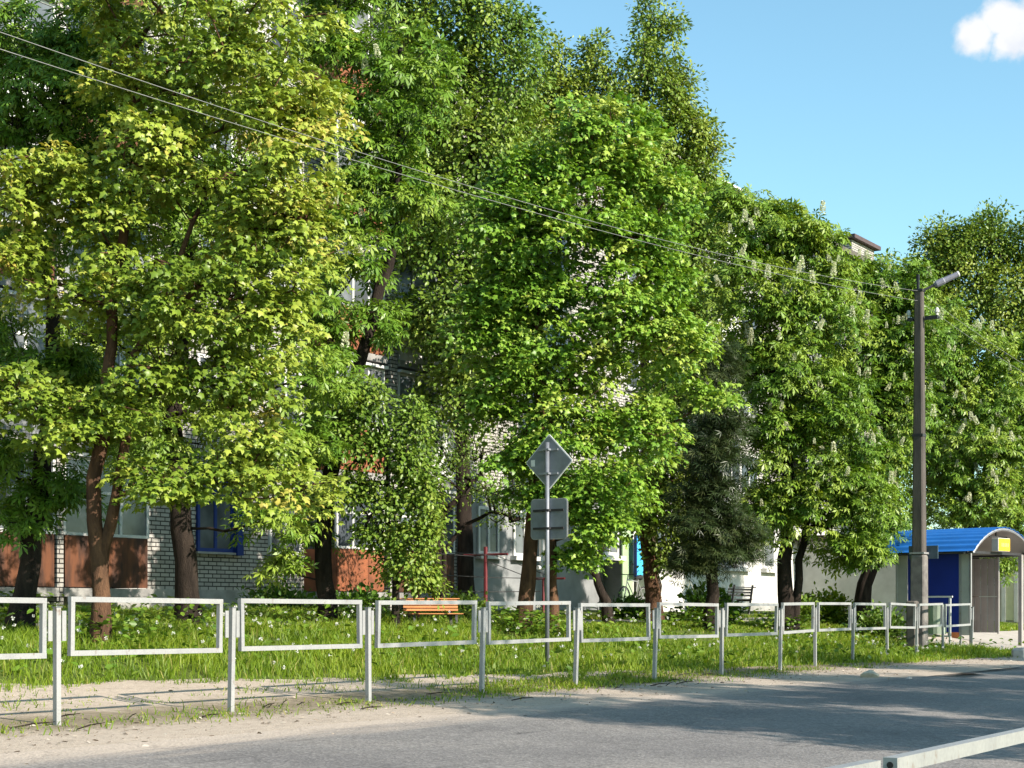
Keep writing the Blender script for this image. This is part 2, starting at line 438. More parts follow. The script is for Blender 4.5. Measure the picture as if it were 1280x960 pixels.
def road_rows(s):
    e = -1.72 + .5*wob(s, 4) - 1.0*math.exp(-((s-17.5)/4.2)**2)
    return [-7.9, -7.3, -6, -4.5, -3.2, -2.4, e]
sheet('road', frange(-60, 120, .7), road_rows, .012, M['road'])
def path_rows(s):
    return [6.6+.12*wob(s,2)+.3*math.sin(s*.2), 7.2, 7.9+wob(s,5)+.3*math.sin(s*.2)]
sheet('footpath', frange(-30, 48, .5), path_rows, .012, M['path'])
# paved bus platform in front of the shelter, with a stone kerb
pf = MB(); 
sheet('bus_platform', frange(27.9, 60, .8), [-1.6, -.6, .6, 1.8, 3.2], .06, M['path'])
kb = MB()
for i in range(11):
    s0 = 31.0 + i*2.4
    kb.box(s0, s0+2.37, -1.85, -1.62, -.06, .14, .02)
o = kb.build('kerb', M['kerb']); o.location = F0; o.rotation_euler = (0,0,ROT); o['kind'] = 'structure'

# ------------------------------------------------------------------ fences
fence_off = {8:.29, 9:.46, 10:.58, 11:.75, 12:.90, 13:.95}
def fpt(i): return W(2.117*i, fence_off.get(i, 0 if i < 8 else .95))
def fence(name, pts, label, post_h=1.02, top=1.10, bot=.585, tw=.046, gap=.13, seed=3):
    rr = random.Random(seed)
    root = empty(name, pts[0], 0, label, 'fence')
    inv = root.location.copy()
    for i, p in enumerate(pts):
        q = pts[min(i+1, len(pts)-1)]; pr = pts[max(i-1, 0)]
        d = (q-pr); d.z = 0; d.normalize()
        b = MB()
        lx, ly = rr.uniform(-.012,.038), rr.uniform(-.015,.03)
        if i == 1 and seed == 3: lx = .035
        P0 = p - inv + Vector((0,0,-.25)); P1 = p - inv + Vector((lx, ly, post_h))
        b.bar(P0, P1, tw*1.05, tw*1.05, up=tuple(Vector((-d.y, d.x, 0))))
        po = b.build('post', M['galv'], root)
        # perforated clamp plates on both sides, under the cap
        b = MB()
        for sgn in (-1, 1):
            c = p - inv + d*sgn*.075 + Vector((lx*.85, ly*.85, .86))
            b.bar(c+Vector((0,0,-.13)), c+Vector((0,0,.13)), .045, .012, up=tuple(d.cross(Vector((0,0,1)))))
        b.build('bracket', M['galv'], po)
        b = MB()
        c = p - inv + Vector((lx, ly, post_h))
        b.bar(c, c+Vector((0,0,.006)), tw*1.45, tw*1.45, up=tuple(d))
        b.build('cap', M['galv_dark'], po)
        if i < len(pts)-1:
            g = gap
            dq = (q-p); ln = Vector((dq.x, dq.y, 0)).length
            A = p - inv + dq*(g/ln); B = q - inv - dq*(g/ln)
            jz = rr.uniform(-.018,.018); jz2 = rr.uniform(-.018,.018)
            sd = d.cross(Vector((0,0,1)))*rr.uniform(-.015,.015)
            b = MB(); h = tw/2
            T0, T1 = A+Vector((0,0,top+jz-h))+sd, B+Vector((0,0,top+jz2-h))+sd
            L0, L1 = A+Vector((0,0,bot+jz+h)), B+Vector((0,0,bot+jz2+h))
            dd = (T1-T0).normalized()
            b.bar(T0, T1, tw, tw); b.bar(L0, L1, tw, tw)
            nv = tuple(d.cross(Vector((0,0,1))))
            b.bar(L0+dd*h+Vector((0,0,h)), T0+dd*h-Vector((0,0,h)), tw-.003, tw-.003, up=nv)
            b.bar(L1-dd*h+Vector((0,0,h)), T1-dd*h-Vector((0,0,h)), tw-.003, tw-.003, up=nv)
            pn_ = b.build('panel', M['galv'], root)
            if gap < .1:
                b = MB(); b.tube([T0-dd*.0005, T0-dd*.0025], .0105, 14); b.build('hole_shade_disc', M['rubber'], pn_)  # flat black disc standing in for the dark inside of the tube
    return root
fence('roadside_fence', [fpt(i) for i in range(-3, 14)], 'long pale grey tubular pedestrian fence on posts along the dirt verge')
# near fence beside the camera: top rail in the lower right corner
nA = Vector((1.155, 4.93, 0)); tN = ST(nA)[1]; sN = ST(nA)[0]
npts = []
for i in range(-3, 5):
    npts.append(W(sN + 2.117*i - .06, tN, -.5))
root = fence('near_fence', npts, 'grey tube railing close to the camera in the lower right corner', top=1.055, post_h=.90, bot=.53, gap=.055, seed=5)

# ------------------------------------------------------------------ buildings
FL = [1.45 + 2.75*i for i in range(5)]
BT = 13.4
bld = empty('apartment_building', W(0, BT, 0), ROT, 'five storey white brick apartment building with balconies behind the trees', 'building')
wall = MB(); wall.box(-16, 52, 0, 11, .55, 14.95); wall.box(52.003, 56.6, .8, 10.2, .55, 14.6); wl = wall.build('wall', M['brick'], bld)
b = MB(); b.box(-16.06, 52.06, -.05, 11.05, .3, 1.42); b.build('plinth', M['plinth'], bld)
b = MB(); b.box(-16.4, 52.2, -.30, 11.3, 14.95, 15.13); rf = b.build('roof', M['dark_concrete'], bld)
for (a0, a1) in ((53.4, 55.9), (38, 40), (20, 22)):
    b = MB(); b.box(a0, a1, .9, 1.9, 15.13 if a0 < 50 else 14.6, 16.3); ch = b.build('vent_stack', M['brick'], rf)
    b = MB(); b.box(a0-.22, a1+.22, .68, 2.12, 16.3, 16.46); b.build('cap', M['dark_roof'], ch)
sx = lambda x: s_at(x, BT)
sxb = lambda x: s_at(x, BT-1.0)
def window(s0, s1, z0, z1, fr, pane='pane', mull=2, name='window'):
    b = MB(); w = .075; y0 = -.05
    b.box(s0, s0+w, y0, .0, z0, z1); b.box(s1-w, s1, y0, .0, z0, z1)
    b.box(s0+w, s1-w, y0, .0, z0, z0+w); b.box(s0+w, s1-w, y0, .0, z1-w, z1)
    for k in range(1, mull):
        c = s0+(s1-s0)*k/mull; b.box(c-w*.55, c+w*.55, y0+.004, .0, z0+w, z1-w)
    f = b.build(name, fr, bld)
    b = MB(); b.box(s0+w*.5, s1-w*.5, -.022, -.006, z0+w*.5, z1-w*.5); b.build('pane', M[pane], f)
    b = MB(); b.box(s0-.06, s1+.06, -.12, 0.0, z0-.05, z0-.004); b.build('sill', M['galv'], f)
    return f
def balcony(s0, s1, z, panel, pane='pane', dep=1.0, glazed=True, dz=0, slab=True):
    """slab, panel and glazing of one enclosed balcony"""
    b = MB(); b.box(s0-.06, s1+.06, -dep-.06, -.002, z-.16, z); bl = b.build('balcony', M['pale_slab'], bld)
    p = MB(); n = max(2, round((s1-s0)/.55)); q = (s1-s0)/n
    for k in range(n):
        y = -dep + (.006 if k % 2 else 0)
        p.box(s0+k*q+.004, s0+(k+1)*q-.004, y, y+.03, z+.02, z+.98)
    p.box(s0, s0+.03, -dep+.04, -.003, z+.02, z+.98); p.box(s1-.03, s1, -dep+.04, -.003, z+.02, z+.98)
    p.build('panel', panel, bl)
    if glazed:
        g = MB(); z0, z1 = z+.98, z+2.45
        n = max(2, round((s1-s0)/.62)); q = (s1-s0)/n
        for k in range(n+1):
            c = s0+k*q; g.box(c-.03, c+.03, -dep, -dep+.06, z0+.002, z1)
        for zz in (z0+.003, z0+.80, z1-.06): g.box(s0+.001, s1-.001, -dep+.006, -dep+.05, zz, zz+.055)
        g.box(s0-.004, s0+.05, -dep+.062, -.004, z1-.07, z1-.01); g.box(s1-.05, s1+.004, -dep+.062, -.004, z1-.07, z1-.01)
        g.build('window_frame', M['white_paint'], bl)
        g = MB(); g.box(s0+.02, s1-.02, -dep+.024, -dep+.032, z0+.01, z1-.01); g.build('pane', M[pane], bl)
        g = MB(); g.box(s0-.05, s1+.05, -dep-.10, -.004, z1+.003, z1+.07); g.build('balcony_roof', M['white_paint'], bl)
    return bl
bcols = [(sxb(-85), sxb(68), 'rust', 'pane_pale'), (sxb(81), sxb(185), 'rust', 'pane'), (sxb(422), sxb(480), 'rust_orange', 'pane_pale'), (sxb(499), sxb(568), 'rust', 'pane_pale'), (36.5, 39.0, 'white_paint', 'pane'), (44.5, 47, 'rust', 'pane')]
for (s0, s1, pm, pn) in bcols:
    for k, z in enumerate(FL):
        if s0 > 31 and k == 0: continue
        m_ = M[pm]
        if k and pm == 'rust' and rnd.random() < .5: m_ = M['white_paint'] if rnd.random() < .6 else M['grey_panel_and_shade']
        balcony(s0, s1, z-.05, m_, pn if rnd.random() < .7 else 'pane', 1.0, True)
# brick piers between balconies
for x0, x1 in ((70.5, 78.5), (487, 496)):
    b = MB(); b.box(sxb(x0), sxb(x1), -1.02, -.003, .9, 14.9); b.build('pier', M['brick'], bld)
wcols = [(sx(245), sx(290), 'blue_frame'), (sx(335), sx(375), 'white_paint'), (28.4, 29.9, 'white_paint'), (33.2, 34.6, 'white_paint'), (41, 42.4, 'white_paint'), (48.6, 50, 'white_paint')]
for j, (s0, s1, fm) in enumerate(wcols):
    for k, z in enumerate(FL):
        if s0 > 31 and k == 0: continue
        mm = M[fm] if (k == 0) else M['white_paint']
        f = window(s0, s1, z+.78, z+2.2, mm, 'pane' if (j+k) % 3 else 'pane_pale')
        if j == 0 and k == 0:
            b = MB(); b.box(s1+.004, s1+.20, -.16, -.004, z+.72, z+2.26); b.box(s0-.05, s1+.2, -.16, -.006, z+2.262, z+2.36); b.build('window_hood', M['blue_frame'], f)
# ground floor bay behind the drying frame, tree shade put into its grey
b = MB(); b.box(sx(571), 31.3, -.30, -.004, .7, 4.1); gb = b.build('ground_floor_bay', M['grey_panel_and_shade'], bld)
for (xa, xb) in ((596, 622), (640, 668)):
    s0, s1 = s_at(xa, BT-.3), s_at(xb, BT-.3)
    b = MB(); z0, z1 = 2.45, 3.7; w = .08
    b.box(s0, s0+w, -.36, -.304, z0, z1); b.box(s1-w, s1, -.36, -.304, z0, z1); b.box(s0+w, s1-w, -.36, -.304, z0, z0+w); b.box(s0+w, s1-w, -.36, -.304, z1-w, z1)
    c = (s0+s1)/2; b.box(c-.05, c+.05, -.357, -.304, z0+w, z1-w)
    f = b.build('window', M['white_paint'], bld)
    b = MB(); b.box(s0+.03, s1-.03, -.33, -.306, z0+.03, z1-.03); b.build('pane', M['pane_pale'], f)
    b = MB(); b.box(s0-.08, s1+.08, -.50, -.304, z0-.12, z0-.004); b.build('sill', M['white_paint'], f)
# white downpipe behind the signs
b = MB(); sp_ = s_at(676, BT-.45)
b.tube([(sp_, -.46, 4.05), (sp_, -.46, 2.2)], .05, 8); b.tube([(sp_-.18, -.46, 2.15), (sp_+.1, -.46, 2.15)], .06, 8)
b.build('downpipe', M['white_paint'], bld)

# white single storey shop front joined to the block
AT = 12.35
ann = empty('shop_building', W(31.4, AT, 0), ROT, 'low white rendered shop front with green door and tall windows', 'building')
aw = MB(); aw.box(0, 21.2, 0, 1.04, .7, 4.2); aw.build('wall', M['white_wall'], ann)
aw = MB(); aw.box(-.012, 0, .01, 1.0, .72, 4.19); aw.build('side_wall_shade', M['grey_panel_and_shade'], ann)  # grey sheet over the white end, its colour standing in for shade
aw = MB(); aw.box(-.15, 21.35, -.22, 1.02, 4.2, 4.36); aw.build('roof', M['white_wall'], ann)
aw = MB(); aw.box(-.03, 21.23, -.06, -.003, .6, 1.15); aw.build('plinth', M['plinth'], ann)
asx = lambda x: s_at(x, AT) - 31.4
def awin(x0, x1, z0, z1, pane, fr='white_paint', mull=2):
    s0, s1 = asx(x0), asx(x1); b = MB(); w = .09
    b.box(s0, s0+w, -.05, -.003, z0, z1); b.box(s1-w, s1, -.05, -.003, z0, z1); b.box(s0+w, s1-w, -.05, -.003, z0, z0+w); b.box(s0+w, s1-w, -.05, -.003, z1-w, z1)
    for k in range(1, mull):
        c = s0+(s1-s0)*k/mull; b.box(c-.04, c+.04, -.047, -.003, z0+w, z1-w)
    f = b.build('window', M[fr], ann)
    b = MB(); b.box(s0+.04, s1-.04, -.025, -.006, z0+.04, z1-.04); b.build('pane', M[pane], f)
    b = MB(); b.box(s0-.12, s1+.12, -.22, -.003, z0-.14, z0-.005); b.build('sill', M['white_paint'], f)
awin(748, 772, 2.55, 3.75, 'pane_pale'); awin(816, 842, 2.5, 3.75, 'pane'); awin(906, 933, 2.4, 3.75, 'pane_pale'); awin(953, 967, 2.4, 3.75, 'pane_pale', mull=1); awin(1000, 1022, 2.4, 3.75, 'pane'); awin(1036, 1052, 2.4, 3.75, 'pane')
s0, s1 = asx(776), asx(789)
b = MB(); b.box(s0, s1, -.06, -.004, 1.2, 3.5); dr = b.build('door', M['pale_green'], ann)
b = MB(); b.bar((s1-.12, -.10, 2.05), (s1-.12, -.10, 2.35), .03, .03, up=(0,1,0)); b.build('handle', M['galv'], dr)
s0 = asx(791)
b = MB(); b.box(s0, s0+2.2, -.55, -.065, .7, 1.35, .02); b.box(s0+.05, s0+1.0, -.5, -.068, 1.36, 2.15, .02); b.build('step_block', M['white_wall'], ann)
# sky blue board hanging beside the door
sb = empty('blue_signboard', W(31.4+asx(789), AT-.28, 2.0), ROT, 'narrow sky blue board fixed beside the pale green shop door', 'sign')
b = MB(); b.box(-.22, .22, -.03, .03, 0, 1.15, .01); b.build('board', M['sky_blue'], sb)
b = MB(); b.box(-.26, -.222, -.045, .045, -.03, 1.18); b.box(.222, .26, -.045, .045, -.03, 1.18); b.box(-.222, .222, -.045, .045, 1.152, 1.2); b.build('frame', M['blue_frame'], sb)
b = MB(); b.box(-.1, .1, .031, .28, .3, .34); b.box(-.1, .1, .031, .28, .9, .94); b.build('bracket', M['galv'], sb)

# small white kiosk house behind the bus shelter
kio = empty('kiosk', W(43.5, 3.2, .4), ROT, 'small white walled house with a cream door behind the bus shelter', 'building')
b = MB(); b.box(0, 8, 0, 9, -.4, 3.0); b.build('wall', M['white_wall'], kio)
b = MB(); b.box(-.4, 8.4, -.4, 9.4, 3.0, 3.2); b.build('roof', M['dark_roof'], kio)
def kio_y(x):    # local y on the wall that faces the camera side (s = 43.5)
    u = (x-640)/F; P = F0 + D*43.5
    # (P + NB*t): x = u*y
    t = (u*P.y - P.x)/(NB.x - u*NB.y); return t - 3.2
y0, y1 = kio_y(1268), kio_y(1258)
b = MB(); b.box(-.06, -.003, y0, y1, .25, 2.3); dr = b.build('door', M['cream'], kio)
b = MB(); b.box(-.08, -.003, y0-.14, y0-.003, .2, 2.42); b.box(-.08, -.003, y1+.003, y1+.14, .2, 2.42); b.box(-.08, -.003, y0-.14, y1+.14, 2.43, 2.55); b.build('door_frame', M['white_paint'], kio)

# ------------------------------------------------------------------ bus shelter
sh0s, sh0t = 28.35, 1.24
LX, LY, EAVE = 2.62, 1.95, 2.03
SROT = ROT - R(9.4)
base = W(sh0s, sh0t, .34)
sh = empty('bus_shelter', base, SROT, 'bus shelter with arched blue corrugated roof and dark blue side panel', 'bus shelter')
b = MB()
for (px_, py_) in ((0,0),(LX,0)):
    pass
def post(px_, py_, w=.06, h=EAVE, m='shelter_pale'):
    b = MB(); b.box(px_-w/2, px_+w/2, py_-w/2, py_+w/2, -.45, h, .006); b.build('post', M[m], sh)
post(0, 0, .05, EAVE, 'galv'); post(LX, 0, .10, EAVE, 'shelter_grey'); post(0, LY, .06); post(LX, LY, .06)
post(0, .26, .05, EAVE, 'galv')
# side panel towards the camera
b = MB(); b.box(-.015, .015, .30, LY-.30, .12, EAVE-.04); b.build('side_panel', M['blue_panel'], sh)
b = MB(); b.box(-.02, .02, LY-.28, LY-.035, .05, EAVE-.02); b.build('end_strip', M['shelter_pale'], sh)
b = MB(); b.box(-.02, .02, .035, .225, .05, EAVE-.03); b.build('end_strip', M['shelter_pale'], sh)
# far side: grey profiled sheet, open towards the street
b = MB(); n = 14; y0, y1 = LY-.05, .62
for k in range(n):
    a = y0+(y1-y0)*k/n; c = y0+(y1-y0)*(k+1)/n; xx = LX+(.018 if k % 2 else 0)
    b.box(xx-.008, xx+.008, min(a, c)+.002, max(a, c)-.002, .08, .98); b.box(xx-.008, xx+.008, min(a, c)+.002, max(a, c)-.002, 1.0, EAVE-.08)
b.box(LX-.02, LX+.03, y1-.04, y1-.002, .05, EAVE-.05)
b.build('far_side_panel', M['shelter_grey'], sh)
b = MB(); n = 16
for k in range(n):
    a = .1+(LX-.2)*k/n; c = .1+(LX-.2)*(k+1)/n; yy = LY+(.018 if k % 2 else 0)
    b.box(a+.002, c-.002, yy-.008, yy+.008, .1, EAVE-.05)
b.build('back_panel', M['shelter_grey'], sh)
b = MB(); b.box(.15, LX-.15, LY-.5, LY-.1, .42, .46); b.box(.2, .26, LY-.45, LY-.15, -.3, .419); b.box(LX-.26, LX-.2, LY-.45, LY-.15, -.3, .419); b.build('seat', M['wood_orange'], sh)
# barrel roof of corrugated sheet, curving across the length, ribs along it
RY0, RY1, RX0, RX1, RISE = -.25, LY+.48, -.34, LX+.30, .62
cx = (RX0+RX1)/2; hw = (RX1-RX0)/2
Rr = (hw*hw+RISE*RISE)/(2*RISE); a0 = math.asin(hw/Rr)
nseg = 96; vs = []; fs = []
for i in range(nseg+1):
    an = -a0+2*a0*i/nseg
    r = Rr + .014*math.cos(i*math.pi*2/6)
    for (yy, dr) in ((RY0, 0), (RY1, 0), (RY1, -.006), (RY0, -.006)):
        vs.append((cx+(r+dr)*math.sin(an), yy, EAVE+RISE-Rr+(r+dr)*math.cos(an)))
for i in range(nseg):
    a = i*4; c = a+4
    for j in range(4): fs.append([a+j, c+j, c+(j+1) % 4, a+(j+1) % 4])
b = MB(); b.add(vs, fs); b.build('roof', M['blue_roof'], sh)
def arch(y, r, w, name, m):
    b = MB(); pts = []
    for i in range(25):
        an = -a0+2*a0*i/24
        pts.append((cx+(Rr-r)*math.sin(an), y, EAVE+RISE-Rr+(Rr-r)*math.cos(an)))
    b.tube(pts, w, 6); b.build(name, m, sh)
arch(RY0+.03, .045, .025, 'arch_frame', M['galv_dark']); arch(.0, .05, .025, 'arch_frame', M['galv_dark']); arch(LY, .05, .025, 'arch_frame', M['galv_dark'])
# grey soffit inside the vault
vs = []; fs = []
for i in range(41):
    an = -a0*.985+2*a0*.985*i/40
    for (yy, dr) in ((RY0+.01, .075), (RY1-.02, .075), (RY1-.02, .080), (RY0+.01, .080)):
        vs.append((cx+(Rr-dr)*math.sin(an), yy, EAVE+RISE-Rr+(Rr-dr)*math.cos(an)))
for i in range(40):
    a = i*4; c = a+4
    for j in range(4): fs.append([a+j, c+j, c+(j+1) % 4, a+(j+1) % 4])
b = MB(); b.add(vs, fs); b.build('soffit', M['shelter_grey'], sh)
# tympanum at the back of the vault, tie beams and short braces
b = MB(); poly = []
for i in range(25):
    an = -a0*.98+2*a0*.98*i/24
    poly.append((cx+(Rr-.085)*math.sin(an), LY+.03, EAVE+RISE-Rr+(Rr-.085)*math.cos(an)))
b.extrude(poly, (0, .012, 0)); b.build('gable_panel', M['shelter_grey'], sh)
b = MB()
b.bar((RX0+.06, 0, EAVE), (RX1-.06, 0, EAVE), .05, .06); b.bar((RX0+.06, LY, EAVE), (RX1-.06, LY, EAVE), .05, .06)
b.bar((0, .05, EAVE-.02), (0, LY-.05, EAVE-.02), .05, .05); b.bar((LX, .05, EAVE-.02), (LX, LY-.05, EAVE-.02), .05, .05)
b.bar((cx-.35, 0, EAVE+.40), (cx+.55, 0, EAVE+.40), .03, .03); b.bar((cx, 0, EAVE+.40), (cx, 0, EAVE+RISE-.06), .03, .03); b.bar((cx+.55, 0, EAVE+.405), (cx+.55, 0, EAVE+.2), .03, .03)
b.build('tie_beam', M['dark_iron'], sh)
# stop sign box hanging in the arch
bx = empty('stop_sign_box', base + Vector((math.cos(SROT)*.98, math.sin(SROT)*.98, EAVE+.04)), SROT, 'small white box sign with a yellow face under the shelter arch', 'sign')
b = MB(); b.box(0, .60, -.22, -.04, 0, .32, .008); b.build('box', M['white_paint'], bx)
b = MB(); b.box(.012, .588, -.228, -.221, .012, .308); fc = b.build('face', M['yellow'], bx)
b = MB()
for k in range(5): b.box(.14+k*.08, .19+k*.08, -.232, -.2285, .11, .20)
b.build('lettering', M['pale_orange'], fc)

# litter bin beside the shelter
lb = empty('litter_bin', W(27.35, 1.4, .26), ROT, 'pale green litter bin in a white tube frame before the blue panel', 'litter bin')
b = MB(); 
for (yy) in (0, .72):
    b.bar((0, yy, -.05), (0, yy, 1.02), .045, .045, up=(1,0,0))
b.bar((0, -.06, 1.04), (0, .78, 1.04), .05, .04); b.bar((0, .0, .12), (0, .72, .12), .035, .035); b.build('frame', M['white_paint'], lb)
b = MB()
ring = lambda r, z: [(.02+r*.8*math.cos(2*math.pi*k/16), .34+r*math.sin(2*math.pi*k/16), z) for k in range(16)]
r0, r1, r2 = ring(.235, .17), ring(.255, .86), ring(.225, .84)
b.add(r0+r1+r2+ring(.2, .3), [[k, (k+1) % 16, 16+(k+1) % 16, 16+k] for k in range(16)]+[[16+k, 16+(k+1) % 16, 32+(k+1) % 16, 32+k] for k in range(16)]+[[32+k, 32+(k+1) % 16, 48+(k+1) % 16, 48+k] for k in range(16)]+[list(range(16))[::-1], list(range(48, 64))])
b.build('bucket', M['bin_body'], lb)

# ------------------------------------------------------------------ utility pole and its wires
PZ = 35.2
pb = at(1149, 808, PZ); ps, pt = ST(pb)
pole = empty('utility_pole', Vector((pb.x, pb.y, pb.z-.05)), ROT, 'tall dark concrete utility pole with a street lamp by the bus shelter', 'utility pole')
def rect_col(levels):
    b = MB(); vs = []
    for (z, cx_, hwx, hwy) in levels:
        c = .03
        for (a, d_) in ((-hwx+c, -hwy), (hwx-c, -hwy), (hwx, -hwy+c), (hwx, hwy-c), (hwx-c, hwy), (-hwx+c, hwy), (-hwx, hwy-c), (-hwx, -hwy+c)):
            vs.append((cx_+a, d_, z))
    fs = []
    for i in range(len(levels)-1):
        for k in range(8): fs.append([i*8+k, i*8+(k+1) % 8, (i+1)*8+(k+1) % 8, (i+1)*8+k])
    fs += [list(range(8))[::-1], [(len(levels)-1)*8+k for k in range(8)]]
    b.add(vs, fs); return b
ptop = 7.88
rect_col([(-.3, 0, .13, .135), (2.25, 0, .128, .13), (ptop, .0, .085, .09)]).build('shaft', M['pole_concrete'], pole)
rect_col([(-.3, 0, .158, .162), (2.02, 0, .150, .154), (2.06, 0, .135, .138)]).build('stub', M['concrete'], pole)
b = MB(); b.box(-.40, -.165, -.06, .16, -.3, 1.05, .03); b.build('stub_shadow', M['dark_concrete'], pole)  # dark block standing in for the shadow beside the stub
b = MB()
b.box(-.158, .158, -.162, .162, 2.08, 2.12)
b.build('clamp', M['galv'], pole)
b = MB(); b.box(-.115, .115, -.12, .12, 4.66, 4.72); b.build('clamp', M['dark_iron'], pole)
b = MB(); b.box(.17, .20, -.36, .30, 1.98, 2.27); b.build('plate', M['blind'], pole)
for yy in (-.34, .34):
    pass
b = MB(); b.bar((0, -.13, ptop-.62), (0, -.42, ptop-.62), .07, .07); b.bar((0, .13, ptop-.62), (0, .26, ptop-.62), .07, .07); b.bar((.11, -.42, ptop-.62), (.11, .26, ptop-.62), .05, .05); b.build('crossarm', M['dark_iron'], pole); b = MB()
b.bar((-.02, .02, ptop), (-.02, .02, ptop+.35), .05, .05); b.box(-.10, .10, -.105, .105, ptop-.03, ptop+.02); b.build('cap', M['dark_iron'], pole)
ins = []
for (yy, zz) in ((.24, ptop-.58), (-.4, ptop-.58)):
    b = MB(); b.tube([(0, yy, zz), (0, yy, zz+.05), (0, yy, zz+.06), (0, yy, zz+.12), (0, yy, zz+.17)], [.03, .03, .055, .05, .02], 8); b.build('insulator', M['ceramic'], pole)
b = MB()
lp0 = Vector((0, -.05, ptop-.02)); ldir = Vector((.45, -.80, .42)).normalized()
b.tube([lp0, lp0+ldir*.15, lp0+ldir*.36], .03, 8); arm_ = b.build('lamp_arm', M['dark_iron'], pole)
b = MB(); p0 = lp0+ldir*.30
b.tube([p0, p0+ldir*.05, p0+ldir*.22, p0+ldir*.24, p0+ldir*.56], [.035, .072, .08, .07, .06], 10, True); hd = b.build('lamp_head', M['lamp_grey'], arm_)
b = MB(); p1 = p0+ldir*.562; b.tube([p1, p1+ldir*.03], .064, 10); b.build('lamp_cap', M['white_edge'], hd)
def wire(name, hz0, off, label):
    P = Vector((pb.x, pb.y, pb.z+ptop+hz0))
    pts = []
    for i in range(97):
        s = -44 + (ps+44)*i/96
        f = (s-.5)/(ps-.5)
        # hangs in a parabola between the two poles of its span
        h0 = 6.42; hm = 6.66
        a = ((P.z-h0)/1.0 - (hm-h0)/((8.95-.5)/(ps-.5)))/(1-(8.95-.5)/(ps-.5)); bb = (P.z-h0)-a
        h = h0 + bb*f + a*f*f + off*(1-f) if f > -9 else 0
        t = 1.45+(pt-1.45)*f
        t = max(min(t, 2.5), .5)
        pts.append(W(s, t, h))
    for i in range(1, 50):
        s = ps + 36*i/49; g = i/49
        h = P.z - 1.0*4*g*(1-g)*.9 - .0
        pts.append(W(s, pt - .0*g, h))
    c = bpy.data.curves.new(name, 'CURVE'); c.dimensions = '3D'; c.bevel_depth = .0038; c.bevel_resolution = 1
    sp = c.splines.new('POLY'); sp.points.add(len(pts)-1)
    for q, p in zip(sp.points, pts): q.co = (p.x, p.y, p.z, 1)
    o = bpy.data.objects.new(name, c); C.objects.link(o); c.materials.append(M['wire'])
    dg = bpy.context.evaluated_depsgraph_get()
    me = bpy.data.meshes.new_from_object(o.evaluated_get(dg)); bpy.data.objects.remove(o)
    o = link(name, me, M['wire']); tag(o, label, 'wire', 'overhead wires')
wire('overhead_wire', -.06, .0, 'upper pale overhead wire crossing before the trees to the pole')
wire('overhead_wire', -.28, -.16, 'lower pale overhead wire crossing before the trees to the pole')

# ------------------------------------------------------------------ road sign seen from behind
sgp = at(684, 816, 24.0); sgs, sgt = ST(sgp)
sg = empty('road_sign', sgp, ROT, 'grey backs of a diamond and a square road sign on one post', 'road sign')
zof = lambda y: (816-y)/F*24.0
b = MB(); b.tube([(0, 0, -.3), (0, 0, zof(553))], .033, 10); b.build('post', M['sign_post'], sg, True)
zc = zof(577); hd_ = .36
b = MB(); w = .40
b.extrude([(.045, -w, zc), (.045, -.02, zc-w+.02), (.045, .02, zc-w+.02), (.045, w, zc), (.045, .02, zc+w-.02), (.045, -.02, zc+w-.02)], (.02, 0, 0)); dm = b.build('diamond_plate', M['sign_back'], sg)
b = MB()
for (p, q) in (((0, -w, zc), (0, 0, zc+w)), ((0, 0, zc+w), (0, w, zc)), ((0, w, zc), (0, 0, zc-w)), ((0, 0, zc-w), (0, -w, zc))):
    b.bar(Vector(p)+Vector((.058, 0, 0)), Vector(q)+Vector((.058, 0, 0)), .03, .012, up=(1,0,0))
b.build('rim', M['white_edge'], dm)
b = MB(); b.box(.04, .0445, w*.62, w*.62+.07, zc-.06, zc+.04); b.build('sticker', M['white_edge'], dm)
b = MB()
for dz in (.18, -.18): b.box(.02, .043, -.17, .17, zc+dz-.015, zc+dz+.015); b.box(-.045, .02, -.05, .05, zc+dz-.014, zc+dz+.014)
b.build('bracket', M['galv_dark'], dm)
z0, z1 = zof(673), zof(624); hw = .315; c = .05
b = MB(); poly = []
for (yy, zz, a_) in ((hw-c, z1-c, 0), (-hw+c, z1-c, 90), (-hw+c, z0+c, 180), (hw-c, z0+c, 270)):
    for k in range(5):
        an = R(a_+k*22.5); poly.append((.045, yy+c*math.cos(an), zz+c*math.sin(an)))
b.extrude(poly, (.02, 0, 0)); sq = b.build('square_plate', M['sign_back'], sg)
b = MB()
cyc = [Vector(p)+Vector((.013, 0, 0)) for p in poly]
for i in range(len(cyc)): b.bar(cyc[i], cyc[(i+1) % len(cyc)], .028, .012, up=(1,0,0))
b.build('rim', M['galv'], sq)
b = MB()
for zz in (z0+(z1-z0)*.72, z0+(z1-z0)*.26): b.box(.02, .043, -.27, .27, zz-.016, zz+.016); b.box(-.045, .02, -.05, .05, zz-.014, zz+.014)
b.build('bracket', M['dark_iron'], sq)

# ------------------------------------------------------------------ benches, drying frame, bicycle, stones
def bench(loc, rz, label, wood, nslat=5, ln=1.35):
    be = empty('bench', loc, rz, label, 'bench', 'garden benches')
    for sgn in (-1, 1):
        b = MB(); x = sgn*ln*.38
        b.bar((x, -.22, -.05), (x, -.18, .42), .05, .05, up=(1,0,0)); b.bar((x, .16, -.05), (x, .30, .86), .05, .05, up=(1,0,0)); b.bar((x, -.22, .40), (x, .2, .40), .05, .05)
        b.build('leg', M['dark_iron'], be)
    b = MB()
    for k in range(4): b.box(-ln/2, ln/2, -.25+k*.12, -.15+k*.12, .427, .455, .006)
    b.build('seat', wood, be)
    b = MB()
    for k in range(nslat):
        z = .52+k*.085; y = .165+k*.019
        b.box(-ln/2, ln/2, y-.015, y+.012, z, z+.065, .006)
    b.box(-ln/2-.06, ln/2+.06, .235, .30, .52+nslat*.085, .55+nslat*.085, .006)
    b.build('backrest', wood, be)
    return be
